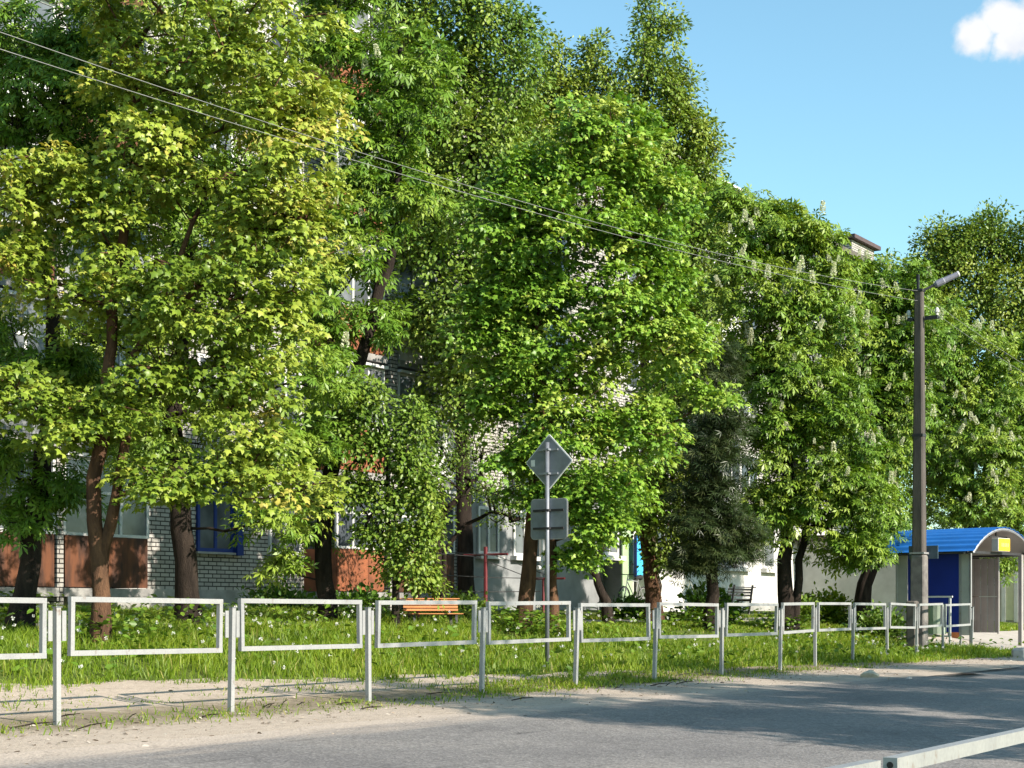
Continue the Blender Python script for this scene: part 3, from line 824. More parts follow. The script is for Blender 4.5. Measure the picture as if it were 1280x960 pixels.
bp = at(541, 782, 27.5); bs, bt_ = ST(bp)
bench(Vector((bp.x, bp.y, H(bs, bt_)+.02)), ROT+R(-38), 'orange slatted wooden bench in the grass beside the leafy shrub', M['wood_orange'], 4, 1.15).scale = (.85,.85,.60)
bp = at(918, 770, 47.0)
bench(Vector((bp.x, bp.y, H(*ST(bp))+.0)), ROT+R(180), 'dark slatted bench standing against the white shop wall', M['dark_iron'], 3, 1.6).location.z = H(*ST(bp))
dp = at(607, 770, 33.0); ds, dt = ST(dp)
dr = empty('drying_frame', W(ds, dt), ROT, 'dark red clothes drying frame with lines in front of the grey wall', 'drying frame')
b = MB(); b.tube([(0, 0, -.2), (0, 0, 1.52)], .04, 8); b.tube([(-2.3, 0, -.2), (-2.3, 0, 1.55)], .035, 8); b.build('post', M['red_pipe'], dr)
b = MB(); b.tube([(0, -.55, 1.36), (0, .55, 1.36)], .025, 6); b.tube([(-2.3, -.55, 1.36), (-2.3, .55, 1.36)], .025, 6); b.tube([(2.2, -.55, .9), (2.2, .55, .9)], .025, 6); b.tube([(2.2, 0, -.2), (2.2, 0, .9)], .03, 6); b.build('crossbar', M['red_pipe'], dr)
b = MB()
for (z, y) in ((1.36, -.3), (1.36, .3), (.92, 0), (.62, .1)): b.tube([(-2.3, y, z), (0, y*.9, z-.03), (2.2, y, min(z, .9))], .009, 5)
b.build('line', M['dark_iron'], dr)
# bicycle leaning at the shop wall
bk = empty('bicycle', W(31.4+asx(769), AT-.62, H(0, 11.7)+.06), ROT, 'pale bicycle with dark saddle parked in front of the white shop wall', 'bicycle')
for x in (-.55, .55):
    b = MB(); b.torus((x, 0, .34), (0,1,0), .315, .02); wh = b.build('wheel', M['rubber'], bk)
    b = MB(); b.torus((x, 0, .34), (0,1,0), .285, .012, 24, 5)
    for k in range(9): a = math.pi*k/9; b.bar((x-.285*math.cos(a), 0, .34-.285*math.sin(a)), (x+.285*math.cos(a), 0, .34+.285*math.sin(a)), .005, .005, up=(0,1,0))
    b.build('rim', M['galv'], wh)
b = MB()
for p, q in (((.55,0,.34),(.06,0,.32)), ((.55,0,.34),(.22,0,.80)), ((.06,0,.32),(.24,0,.86)), ((.06,0,.32),(-.36,0,.78)), ((.23,0,.80),(-.38,0,.86)), ((-.55,0,.34),(-.34,0,.98))): b.tube([p, q], .017, 7)
b.build('frame', M['galv'], bk)
b = MB(); b.tube([(.12,0,.89), (.22,0,.92), (.38,0,.93)], [.02, .05, .085], 8); b.build('saddle', M['rubber'], bk)
b = MB(); b.tube([(-.28,-.26,1.02), (-.36,-.1,1.0), (-.36,.1,1.0), (-.28,.26,1.02)], .014, 6); b.build('handlebar', M['dark_iron'], bk)
b = MB(); b.torus((.06, .03, .32), (0,1,0), .085, .01, 16, 4); b.bar((.06,.06,.32), (.13,.06,.18), .02, .015); b.bar((.06,-.06,.32), (-.01,-.06,.46), .02, .015); b.build('crank', M['dark_iron'], bk)

def rock(name, loc, size, label, m, seed, kind='stone'):
    import bmesh
    bm = bmesh.new(); bmesh.ops.create_icosphere(bm, subdivisions=2, radius=1)
    rr = random.Random(seed)
    dirs = [Vector((rr.uniform(-1,1), rr.uniform(-1,1), rr.uniform(-.3,1))).normalized() for _ in range(7)]
    for v in bm.verts:
        p = v.co.copy()
        for d in dirs:
            k = p.dot(d)
            if k > .5: p -= d*(k-.5)
        v.co = Vector((p.x*size[0], p.y*size[1], p.z*size[2]))
    me = bpy.data.meshes.new(name); bm.to_mesh(me); bm.free()
    o = link(name, me, m); o.location = loc; o.rotation_euler = (0, 0, rr.uniform(0, 6)); return tag(o, label, kind)
p = at(1087, 848, 24.3); rock('stone', Vector((p.x, p.y, H(*ST(p))+.05)), (.17, .12, .10), 'broken pale stone lying on the sandy verge', M['chalk'], 2)
p = at(1136, 849, 24.0); rock('stone', Vector((p.x, p.y, H(*ST(p))+.02)), (.09, .06, .035), 'flat grey stone chip right of the pale stone', M['kerb'], 5)
p = at(1275, 820, 34.0); kb_ = empty('kerb_block', Vector((p.x, p.y, H(*ST(p))+.0)), ROT+.1, 'rough grey kerb block lying at the end of the platform', 'kerb block')
b = MB(); b.box(-.2, .75, -.15, .15, -.1, .20, .05); b.build('block', M['kerb'], kb_)

# ------------------------------------------------------------------ foliage
def template(kind):
    if kind == 'maple':
        v = [(0,0,0),(-.08,.42,-.12),(.20,.30,0),(.46,.52,-.14),(.58,.24,.0),(1,0,-.22),(.58,-.24,.0),(.46,-.52,-.14),(.20,-.30,0),(-.08,-.42,-.12),(.3,0,.06)]
        f = [(0,1,2),(0,2,10),(2,3,4),(2,4,10),(4,5,10),(5,6,10),(6,7,8),(6,8,10),(8,9,0),(8,0,10)]
    elif kind == 'oval':
        v = [(0,0,0),(.32,.30,.05),(.72,.24,.02),(1,0,-.10),(.72,-.24,.02),(.32,-.30,.05)]
        f = [(0,3,2,1),(0,5,4,3)]
    elif kind == 'chestnut':
        v = []; f = []
        for an, ln in ((-105,.6),(-52,.85),(0,1),(52,.85),(105,.6)):
            a = R(an); c, s_ = math.cos(a), math.sin(a); b0 = len(v)
            for (x, y, z) in ((.04,0,0),(.62,.16,-.13),(1,0,-.42),(.62,-.16,-.13)):
                x, y = x*ln, y*ln
                v.append((x*c-y*s_, x*s_+y*c, z*ln))
            f.append((b0, b0+3, b0+2, b0+1))
    elif kind == 'needle':
        v = []; f = []
        for an in (-38, 0, 38):
            a = R(an); c, s_ = math.cos(a), math.sin(a); b0 = len(v)
            for (x, y, z) in ((0,0,0),(.4,.05,.02),(1,0,-.08),(.4,-.05,.02)):
                v.append((x*c-y*s_, x*s_+y*c, z))
            f.append((b0, b0+3, b0+2, b0+1))
    return np.array(v), f
TPL = {k: template(k) for k in ('maple', 'oval', 'chestnut', 'needle')}
TOSUN = np.array([.708, -.514, .485])
def unit(a): return a/np.maximum(np.linalg.norm(a, axis=1, keepdims=True), 1e-9)
def leaf_mesh(name, pos, dirv, nrm, size, tint, kind):
    tv, tf = TPL[kind]; n, k = len(pos), len(tv)
    dirv = unit(dirv); side = unit(np.cross(nrm, dirv)); nr = np.cross(dirv, side)
    V = pos[:, None, :] + size[:, None, None]*(tv[None, :, 0:1]*dirv[:, None, :] + tv[None, :, 1:2]*side[:, None, :] + tv[None, :, 2:3]*nr[:, None, :])
    base = (np.arange(n)*k)[:, None]
    fl = np.concatenate([np.array(f) for f in tf]); fsz = np.array([len(f) for f in tf])
    ff = (base + fl[None, :]).ravel(); fs = np.tile(fsz, n)
    me = bpy.data.meshes.new(name)
    V = V.reshape(-1, 3).astype(np.float32)
    me.vertices.add(len(V)); me.vertices.foreach_set('co', V.ravel())
    me.loops.add(len(ff)); me.loops.foreach_set('vertex_index', ff.astype(np.int32))
    me.polygons.add(len(fs)); st = np.zeros(len(fs), dtype=np.int32); st[1:] = np.cumsum(fs)[:-1]
    me.polygons.foreach_set('loop_start', st)
    at_ = me.attributes.new('tint', 'FLOAT', 'POINT')
    at_.data.foreach_set('value', np.repeat(np.clip(tint, 0, 1), k).astype(np.float32))
    me.update(calc_edges=True)
    return me
def candle_mesh():
    r = np.random.default_rng(5); n = 150
    h = r.random(n)**.8; a = r.random(n)*6.283; rad = .036*(1-h)**.7+.004
    pos = np.stack([rad*np.cos(a), rad*np.sin(a), h*.26], 1)
    dv = np.stack([np.cos(a), np.sin(a), .4+0*a], 1)
    nr = unit(r.normal(size=(n, 3)))
    return leaf_mesh('blossom_candle', pos, dv, nr, np.full(n, .040), r.random(n), 'oval')
CANDLE = candle_mesh(); CANDLE.materials.append(M['blossom'])

LEAFK = {'maple': .80, 'chestnut': .80, 'oval': .85, 'needle': 1.0}
def tree(name, label, cat, Z, trunk, lobes, leaf, m, size, ncl, per, bark, group=None, spray=.42, flat=.45, droop=.25, depth=1.0, candles=0, base_r=.15, back=.55, seed=0, extra_trunks=(), tint_big=.25, thick=1.0, up=.75, shell=.45, jit=1.0, uptwist=0.0):
    """trunk / lobes are drawn in photo pixels at distance Z and turned into metres here"""
    r = np.random.default_rng(100+seed); pr = random.Random(seed)
    base = at(trunk[0][0], trunk[0][1], Z)
    s_, t_ = ST(base); base.z = H(s_, t_)
    root = empty(name, base, 0, label, cat, group)
    inv = np.array(base)
    def P(x, y, dz=0): 
        v = at(x, y, Z); v.y += dz
        return np.array(v) - inv
    # trunk lines
    tb = MB(); nodes = []; par = []; rad0 = []
    def line(pts, r0, r1, parent_idx=-1):
        pp = [P(*p) if len(p) == 2 else P(p[0], p[1], p[2]) for p in pts]
        if parent_idx < 0 and pts[0][1] > 735: pp[0][2] = -.3
        res = []
        for i in range(len(pp)-1):
            n = max(2, int(np.linalg.norm(pp[i+1]-pp[i])/.35))
            for j in range(n):
                f = j/n; q = pp[i]*(1-f)+pp[i+1]*f
                res.append(q + r.normal(size=3)*.018)
        res.append(pp[-1])
        m_ = len(res); rr = []
        for i in range(m_):
            f = i/(m_-1)
            rr.append((r0*(1-f)+r1*f)*(1+.45*max(0, 1-i/2.2) if pts[0][1] > 735 else 1)*(1+.05*pr.uniform(-1, 1)))
        tb.tube(res, rr, 10)
        i0 = len(nodes)
        for i, q in enumerate(res):
            nodes.append(q); par.append(parent_idx if i == 0 else len(nodes)-2)
        return i0
    line(trunk, base_r, base_r*.28)
    for et in extra_trunks:
        line(et[0], et[1], et[1]*.3, -1)
    NT = len(nodes)
    # crown lobes
    LB = []
    for (x, y, rx, ry) in lobes:
        c = P(x, y); rx_, ry_ = rx/F*Z, ry/F*Z; rd = (rx_*ry_)**.5*depth
        LB.append((c + np.array([0, -rd*pr.uniform(.1, .75), 0]), rx_, ry_, rd, 1.0))
        if back > 0: LB.append((c + np.array([pr.uniform(-.2,.2)*rx_, rd*pr.uniform(.6, 1.3), pr.uniform(-.15,.15)*ry_]), rx_, ry_, rd, back))
    wts = np.array([max(.05, l[1]*l[2])**.85*l[4] for l in LB]); wts /= wts.sum()
    cc = []; oo = []
    for l, wgt in zip(LB, wts):
        n = max(2, int(round(ncl*wgt)))
        d = unit(r.normal(size=(n, 3))); d[:, 1] -= .25; d[:, 2] += .12; d = unit(d)
        q = r.random((n, 1))**shell
        off = d*q*np.array([l[1], l[3], l[2]])
        cc.append(l[0]+off*1.0); oo.append(unit(off+np.array([0, 0, .2])))
    cc = np.concatenate(cc); oo = np.concatenate(oo)
    # limbs: crown centres join the trunk, twigs join the limbs
    def attach(p, kmin=None, jit=.12):
        arr = np.array(nodes)
        dv = arr - p
        dd = np.linalg.norm(dv, axis=1) + .55*np.maximum(0, dv[:, 2]+.2)
        dd[:max(0, 2)] += 2
        i = int(np.argmin(dd)); a = arr[i]; ln = np.linalg.norm(p-a)
        n = max(1, min(5, int(ln/.3)))
        pi = i
        for j in range(1, n+1):
            f = j/n; q = a*(1-f)+p*f; q[2] += -.10*ln*math.sin(f*math.pi)*(.6)
            if j < n: q = q + r.normal(size=3)*jit*min(ln, 1)*.5
            nodes.append(q); par.append(pi); pi = len(nodes)-1
    for l in sorted(LB, key=lambda l: np.linalg.norm(l[0]-nodes[NT//2])): attach(l[0])
    tc = nodes[NT//2]
    for i in np.argsort(np.linalg.norm(cc-tc, axis=1)):
        attach(cc[i])
    cnt = np.zeros(len(nodes)); ch = [0]*len(nodes)
    for i in range(len(nodes)-1, NT-1, -1):
        cnt[i] = max(cnt[i], 1)
        if par[i] >= NT: cnt[par[i]] += cnt[i]
    bb = MB()
    for i in range(NT, len(nodes)):
        a = nodes[par[i]]; b_ = nodes[i]
        ra = min(base_r*.42, .0065*math.sqrt(cnt[i])*thick+.004)
        rb = ra*.85
        bb.tube([a, b_], [ra*1.05, rb], 5 if ra > .02 else 3, False)
    tb.add(bb.v, bb.f)
    tb.build('trunk', bark, root, True)
    # leaves: flat sprays round every twig end
    size = size*LEAFK[leaf]; n = len(cc); k = int(per*1.35)
    sizes = spray*.90*(.6+.75*r.random(n))
    g = r.normal(size=(n, k, 3)); g = g/np.linalg.norm(g, axis=2, keepdims=True)*(r.random((n, k, 1))**.5)
    up_ = np.array([0, 0, 1.0])
    sn = unit(up_*up + oo*(1-up) + r.normal(size=(n, 3))*.18)      # spray normal
    hgt = (g*sn[:, None, :]).sum(2, keepdims=True)
    flatg = g - hgt*sn[:, None, :]*(1-flat)
    rad2 = np.linalg.norm(flatg, axis=2, keepdims=True)
    pos = cc[:, None, :] + sizes[:, None, None]*(flatg - np.array([0, 0, 1.0])*droop*rad2**2)
    dirv = flatg*1.2 + oo[:, None, :]*.5 + r.normal(size=(n, k, 3))*.45*jit - np.array([0, 0, 1.0])*(droop*1.1+.12)
    nrm = sn[:, None, :]*.75 + r.normal(size=(n, k, 3))*.38*jit + TOSUN*.55 + flatg*.35
    ctint = .5 + tint_big*r.normal(size=(n, 1))
    # slow change of leaf colour through the crown (young shoots in patches)
    ph = r.random(3)*6
    ctint += .12*np.sin(cc[:, 0:1]*1.3+ph[0])+.12*np.sin(cc[:, 2:3]*1.1+ph[1])+.08*np.sin(cc[:, 1:2]*1.7+ph[2])
    tint = (ctint + .13*r.normal(size=(n, k))).ravel()
    sz = size*(.6+.65*r.random(n*k))
    me = leaf_mesh('crown', pos.reshape(-1, 3), dirv.reshape(-1, 3), nrm.reshape(-1, 3), sz, tint, leaf)
    link('crown', me, m, root)
    if candles:
        front = np.argsort(cc[:, 1] - oo[:, 1]*0 + r.random(n)*1.5)
        sel = [i for i in front if oo[i, 2] > -.35 and oo[i, 1] < .35][:candles]
        for i in sel:
            o = link('blossom_candle', CANDLE, None, root, tuple(cc[i]+oo[i]*sizes[i]*.40+np.array([0, -.05, .02])))
            o.rotation_euler = (r.normal()*.18-oo[i, 1]*.2, r.normal()*.18+oo[i, 0]*.25, r.random()*6)
            sc_ = .45+.70*r.random(); o.scale = (sc_, sc_, sc_)
    return root

# ------------------------------------------------------------------ the trees, near ones first
tree('maple_tree', 'big yellow-green maple with two stems, left of the middle and nearest the fence', 'tree', 20.0,
     [(126,803),(122,700),(120,600),(134,520),(137,430),(150,330),(165,200),(170,60)],
     [(230,-30,170,100),(330,80,100,90),(190,90,90,75),(365,180,70,80),(330,270,90,80),(385,280,50,70),(50,240,85,50),(20,330,60,40),(130,290,80,55),
      (215,200,85,70),(260,370,95,60),(340,380,75,70),(140,385,75,45),(60,520,90,42),(150,535,75,38),(30,490,60,35),(275,600,100,42),(375,610,62,33),(320,530,65,55),(200,600,45,30),(290,460,80,55),(210,470,60,40),(90,230,50,40),(400,150,35,60)],
     'maple', L['maple_yellow'], .112, 700, 44, M['bark_red'], spray=.40, flat=.32, droop=.32, base_r=.112, back=.35, seed=1,
     extra_trunks=[([(124,735),(130,690),(146,620),(160,540),(163,450),(205,390),(228,320),(260,240)], .085)])
tree('chestnut_tree', 'dark leafy chestnut with a leaning black stem at the left edge', 'tree', 21.5,
     [(24,792),(34,700),(50,600),(64,470),(66,380),(40,240),(20,100)],
     [(10,60,90,70),(90,130,80,60),(10,150,60,50),(95,180,60,40),(60,470,55,35),(5,590,45,55),(75,610,50,45),(-20,420,50,60),(50,290,60,40),(100,460,40,40),(100,60,70,60),(30,650,40,25)],
     'chestnut', L['chestnut'], .17, 230, 26, M['bark_dark'], spray=.40, droop=.3, base_r=.16, back=.5, seed=2)
tree('chestnut_tree', 'dark stemmed chestnut standing behind the yellow-green maple, before the blue window', 'tree', 24.6,
     [(240,785),(232,700),(222,620),(215,520),(230,400),(240,250),(230,100)],
     [(230,520,80,60),(250,400,90,70),(200,300,110,80),(280,280,70,80),(210,170,120,70),(230,60,120,80),(390,470,50,50),(340,650,36,28),(160,560,60,40),(360,560,50,60),(120,430,50,50)],
     'chestnut', L['chestnut'], .18, 300, 26, M['bark_dark'], spray=.44, droop=.3, base_r=.19, back=.6, seed=3)
tree('chestnut_tree', 'tall chestnut with a bent black stem and a few cream flower candles beside the maple', 'tree', 27.2,
     [(410,780),(404,700),(407,620),(420,550),(445,465),(468,390),(492,300),(500,180),(500,60)],
     [(440,320,55,75),(450,230,50,60),(480,190,60,80),(400,420,50,70),(420,500,45,40),(395,560,40,40),(455,90,50,70),(520,110,60,80),(470,390,35,40),(520,240,50,60),(350,700,34,22),(380,640,36,36),(425,0,55,50),(400,60,36,45),(440,-40,70,50)],
     'chestnut', L['chestnut'], .19, 280, 26, M['bark_dark'], spray=.42, droop=.32, base_r=.17, back=.6, seed=4, candles=16)
tree('bird_cherry', 'drooping small leaved bird cherry in front of the orange balcony sheet', 'small tree', 26.6,
     [(496,776),(492,700),(486,640),(484,570)],
     [(462,500,34,30),(518,520,30,26),(470,555,34,28),(512,575,30,30),(448,605,24,28),(490,622,34,26),(536,608,16,34),(541,655,14,26),(505,665,32,22),(468,660,22,22),(522,705,22,26),(492,700,16,18),(534,725,12,12),(430,540,26,22)],
     'oval', L['linden'], .095, 330, 32, M['bark_dark'], spray=.34, flat=.6, droop=.6, base_r=.07, back=.5, seed=5, up=.35, depth=1.1)
tree('apple_tree', 'bare looking apple tree with curved dark boughs before the grey wall', 'tree', 33.5,
     [(548,764),(546,700),(549,650),(552,610)],
     [(570,590,50,30),(610,620,45,24),(640,650,40,16),(540,540,50,40),(600,560,50,30),(515,600,30,30),(640,610,40,24)],
     'oval', L['linden'], .085, 150, 20, M['bark_dark'], spray=.32, flat=.7, base_r=.17, back=.5, seed=6, thick=1.6,
     extra_trunks=[([(552,764),(556,690),(580,655),(615,640),(650,648)], .075), ([(548,700),(556,640),(580,615),(600,592),(604,560)], .085), ([(546,690),(535,640),(510,620),(490,610)], .06)])
tree('poplar_tree', 'tall dark poplar with sky gaps behind the two maples', 'tree', 38.0,
     [(585,764),(580,650),(576,500),(585,350),(590,200),(588,60),(585,-60)],
     [(600,30,62,50),(560,105,62,55),(640,110,44,60),(600,190,75,60),(545,200,50,50),(605,290,85,65),(540,310,55,60),(600,400,80,70),(530,60,50,45),(555,-40,70,50),(650,30,20,30),(655,210,45,50),(570,480,60,50),(500,0,50,45),(530,400,40,50)],
     'oval', L['linden'], .135, 1050, 40, M['bark_dark'], spray=.55, flat=.7, droop=.35, base_r=.22, back=.6, seed=7, up=.4, shell=.4)
tree('linden_tree', 'tall pointed linden rising above the bright green maple, highest against the open sky', 'tree', 42.0,
     [(822,776),(815,700),(808,560),(806,420),(806,280),(806,130),(812,20)],
     [(808,40,18,36),(835,40,16,26),(815,100,42,48),(845,120,24,40),(740,70,16,34),(725,115,28,36),(690,75,18,30),(690,130,40,44),(760,130,30,48),(790,180,60,60),(850,170,36,44),(872,150,18,22),(892,185,14,18),(872,215,30,34),(850,240,46,50),(880,255,16,26),(800,270,70,60),(720,200,60,55),(660,180,30,44),(870,310,42,52),(885,390,50,56),(850,470,55,55),(860,400,50,50),(890,480,36,40),(905,250,18,20),(885,285,26,24)],
     'oval', L['birch'], .13, 1300, 40, M['bark'], spray=.48, flat=.75, droop=.35, base_r=.17, back=.6, seed=8, up=.4, shell=.4)
tree('maple_tree', 'bright green maple with forked orange-brown stems behind the road sign', 'tree', 28.6,
     [(652,792),(662,700),(668,620),(676,540),(673,440),(672,330),(690,220)],
     [(740,160,56,40),(800,175,34,34),(650,235,46,40),(835,245,36,40),(600,380,36,30),(700,220,62,48),(775,215,48,44),(640,290,60,46),(720,290,78,52),(800,300,55,50),(680,370,75,50),(780,380,75,52),(625,420,62,40),(715,450,82,52),(830,430,62,52),(885,497,32,18),(618,505,46,32),(640,568,42,26),(715,540,80,44),(800,540,66,44),(745,610,70,38),(690,620,50,30),(745,660,42,32),(720,690,34,20),(640,350,50,50),(840,360,30,40),(650,470,50,36)],
     'maple', L['maple_green'], .128, 900, 42, M['bark_red'], spray=.46, flat=.35, droop=.3, base_r=.16, back=.3, seed=9,
     extra_trunks=[([(692,790),(690,700),(692,600),(690,500),(735,440),(790,400)], .11)])
tree('birch_tree', 'slim birch with a reddish leaning stem and hanging pale leaves over the bicycle', 'tree', 36.5,
     [(820,780),(814,720),(806,660),(812,560),(830,450)],
     [(812,640,40,36),(850,620,40,44),(800,600,36,34),(835,690,26,22),(845,560,44,48),(860,670,26,30),(830,500,40,40)],
     'oval', L['birch'], .115, 360, 28, M['bark_red'], spray=.40, flat=.8, droop=.5, base_r=.19, back=.5, seed=10, up=.3)
tree('plum_tree', 'short crooked black stemmed tree in front of the shop window', 'small tree', 33.5,
     [(764,784),(757,750),(748,728),(741,712),(752,690),(755,660),(752,620)],
     [(735,600,40,26),(770,625,30,20),(720,640,30,20)],
     'oval', L['linden'], .11, 70, 24, M['bark_dark'], spray=.36, base_r=.115, back=.4, seed=11)
tree('spruce_tree', 'dull olive spruce with drooping needles and a dark stem, left of the chestnuts', 'conifer', 33.8,
     [(888,786),(890,720),(893,640),(897,540),(902,440)],
     [(902,450,16,26),(900,490,24,26),(898,530,32,28),(892,570,36,26),(890,610,42,26),(892,650,46,26),(890,690,46,22),(922,665,30,22),(862,700,24,16),(935,690,20,14)],
     'needle', L['conifer'], .17, 420, 40, M['bark_dark'], spray=.42, flat=.35, droop=.35, base_r=.16, back=.8, seed=12, up=.8, shell=.6, tint_big=.2)
tree('chestnut_tree', 'dense twin stemmed chestnut in the row, left of the leaning trunk and shelter', 'tree', 36.0,
     [(982,784),(980,720),(985,640),(985,520),(980,400),(970,300)],
     [(908,250,22,24),(935,268,36,30),(968,262,22,22),(990,285,22,22),(1016,296,22,22),(975,300,44,40),(1010,310,40,36),(1030,345,34,34),(925,330,36,40),(950,380,64,52),(1030,410,56,54),(985,460,74,56),(935,460,34,44),(965,550,66,54),(1045,520,52,56),(1050,590,54,50),(1000,630,64,40),(1070,640,42,40),(1055,690,42,26),(1085,690,24,20),(960,640,40,40)],
     'chestnut', L['chestnut'], .20, 620, 26, M['bark_dark'], spray=.48, droop=.35, base_r=.19, back=.4, seed=13, candles=62,
     extra_trunks=[([(990,784),(1000,700),(1020,600),(1030,480)], .11)])
tree('chestnut_tree', 'flowering chestnut just left of the utility pole with a leaning trunk', 'tree', 39.5,
     [(1076,778),(1080,730),(1100,690),(1105,600),(1110,500),(1110,400)],
     [(1085,345,28,24),(1115,370,42,40),(1150,345,12,20),(1140,430,44,46),(1095,440,40,44),(1120,500,54,48),(1105,570,42,40),(1090,620,34,34),(1108,650,22,24),(1070,480,26,40)],
     'chestnut', L['chestnut'], .20, 400, 26, M['bark_dark'], spray=.50, droop=.35, base_r=.22, back=.6, depth=.75, seed=14, candles=92, tint_big=.3)
tree('chestnut_tree', 'broad flowering chestnut behind the bus shelter roof', 'tree', 46.0,
     [(1215,776),(1215,700),(1212,600),(1210,500),(1205,400)],
     [(1185,395,26,24),(1175,440,44,40),(1215,450,40,36),(1190,500,54,46),(1245,500,44,40),(1275,440,30,24),(1215,560,60,50),(1270,560,48,54),(1170,570,40,50),(1180,630,46,36),(1240,630,56,40),(1285,640,40,44),(1252,700,16,28),(1310,520,40,60)],
     'chestnut', L['chestnut'], .21, 560, 26, M['bark_dark'], spray=.56, droop=.35, base_r=.24, back=.5, seed=15, candles=98, tint_big=.3)
tree('linden_tree', 'pale green linden far behind the lamp, upper right against the sky', 'tree', 58.0,
     [(1235,776),(1235,650),(1236,500),(1238,380),(1238,290)],
     [(1165,305,22,28),(1200,300,24,26),(1238,280,16,22),(1225,305,34,30),(1260,310,34,30),(1180,290,10,18),(1185,325,30,30),(1290,300,34,34),(1215,360,55,40),(1270,370,60,44),(1160,350,26,26),(1310,380,50,60),(1250,430,70,44),(1300,470,50,50),(1180,400,40,40),(1240,520,70,60),(1170,500,50,60),(1300,570,50,60)],
     'oval', L['birch'], .16, 1150, 40, M['bark'], spray=.66, flat=.75, base_r=.24, back=.5, seed=16, up=.45, shell=.4)
tree('linden_tree', 'small topped linden between the roof vent and the lamp pole, far away', 'tree', 66.0,
     [(1120,776),(1120,600),(1118,450),(1115,340)],
     [(1112,325,16,14),(1135,335,18,18),(1115,365,34,26),(1140,390,30,40),(1100,420,40,50),(1120,500,60,60),(1120,600,60,60),(1115,690,60,50)],
     'oval', L['birch'], .22, 260, 24, M['bark'], spray=.75, flat=.75, base_r=.2, back=.5, seed=17, up=.45)
# the row across the street, outside the picture: only its shade reaches the road
def roadside(i, s, t, h, w_, sd):
    Zt = 20.0; b0 = W(s, t)
    root = tree('linden_tree', ['slender linden across the street, nearest the camera', 'second linden across the street', 'third linden across the street', 'fourth linden across the street', 'farthest linden across the street'][i], 'tree', Zt,
        [(640,762+10),(642,700),(640,640),(640,762-h*70)],
        [(640+pr[0]*w_, 762-h*100+pr[1]*h*60, w_*pr[2], h*pr[3]) for pr in ((0,.0,.5,12),(-.5,.3,.6,10),(.5,.35,.6,10),(0,.5,.8,12),(-.7,.75,.5,9),(.8,.8,.5,9),(.1,.9,.7,9),(-.9,.45,.3,5),(1.0,.5,.3,5))],
        'oval', L['linden'], .18, 460, 21, M['bark'], spray=.42, flat=.7, base_r=.14, back=.7, seed=sd, group='lindens across the street')
    root.location = b0
for i, (s, t, h, w_) in enumerate(((4.9,-16.8,8.6,190),(9.0,-17.2,9.0,200),(13.2,-16.6,8.5,190),(18,-17.2,9.2,200),(24,-17,8.8,190))):
    roadside(i, s, t, h, w_, 40+i)

# ------------------------------------------------------------------ shrubs and weeds
def shrub(loc, rx, rz, label, m, kind, size, n, per, seed, name='shrub', group=None):
    r = np.random.default_rng(seed)
    root = empty(name, loc, 0, label, 'shrub', group)
    d = unit(r.normal(size=(n, 3))); d[:, 2] = np.abs(d[:, 2])
    c = d*(r.random((n, 1))**.5)*np.array([rx, rx, rz])
    b = MB()
    for q in c:
        b.tube([(q[0]*.12, q[1]*.12, -.05), (q[0]*.6, q[1]*.6, q[2]*.55), tuple(q)], [.012, .008, .004], 4, False)
    b.build('stems', M['bark'], root)
    g = r.normal(size=(n, per, 3))*.12
    pos = c[:, None, :]+g
    dv = d[:, None, :]+r.normal(size=(n, per, 3))*.6
    nr = np.array([0, 0, 1.0])+r.normal(size=(n, per, 3))*.5
    tint = np.clip(.5+.25*r.normal(size=n*per), 0, 1)
    link('foliage', leaf_mesh('foliage', pos.reshape(-1, 3), dv.reshape(-1, 3), nr.reshape(-1, 3), size*(.6+.8*r.random(n*per)), tint, kind), m, root)
def gat(x, y, Z):
    p = at(x, y, Z); p.z = H(*ST(p)); return p
shrub(gat(1030,775,41), .85, .75, 'bright yellow-green shrub behind the fence between two chestnut trunks', L['grass'], 'oval', .12, 120, 24, 1)
shrub(gat(1003,775,40), .40, .62, 'small green shrub touching the twin chestnut stem', L['linden'], 'oval', .11, 60, 20, 2)
shrub(gat(1100,775,38), .62, .68, 'grey-green shrub right of the leaning chestnut trunk', L['cherry'], 'oval', .10, 90, 22, 3)
shrub(gat(880,760,37), .8, .8, 'dark green shrub at the foot of the spruce', L['dark'], 'oval', .11, 90, 20, 4)
shrub(gat(783,777,38), .40, .34, 'dark green low shrub below the bicycle', L['dark'], 'oval', .12, 70, 20, 6)
shrub(gat(799,777,38.6), .3, .38, 'leafy dark shrub between the bicycle and the reddish birch stem', L['dark'], 'oval', .12, 50, 20, 7)
shrub(gat(450,770,30), .6, .5, 'dark shrub at the foot of the white plinth right of the bent stem', L['dark'], 'oval', .10, 70, 20, 8)
shrub(gat(580,765,32), .6, .45, 'low green shrub right of the orange bench', L['linden'], 'oval', .10, 70, 20, 9)
shrub(gat(350,765,32), .8, .5, 'low dark shrub against the brick wall', L['dark'], 'oval', .10, 80, 20, 10)

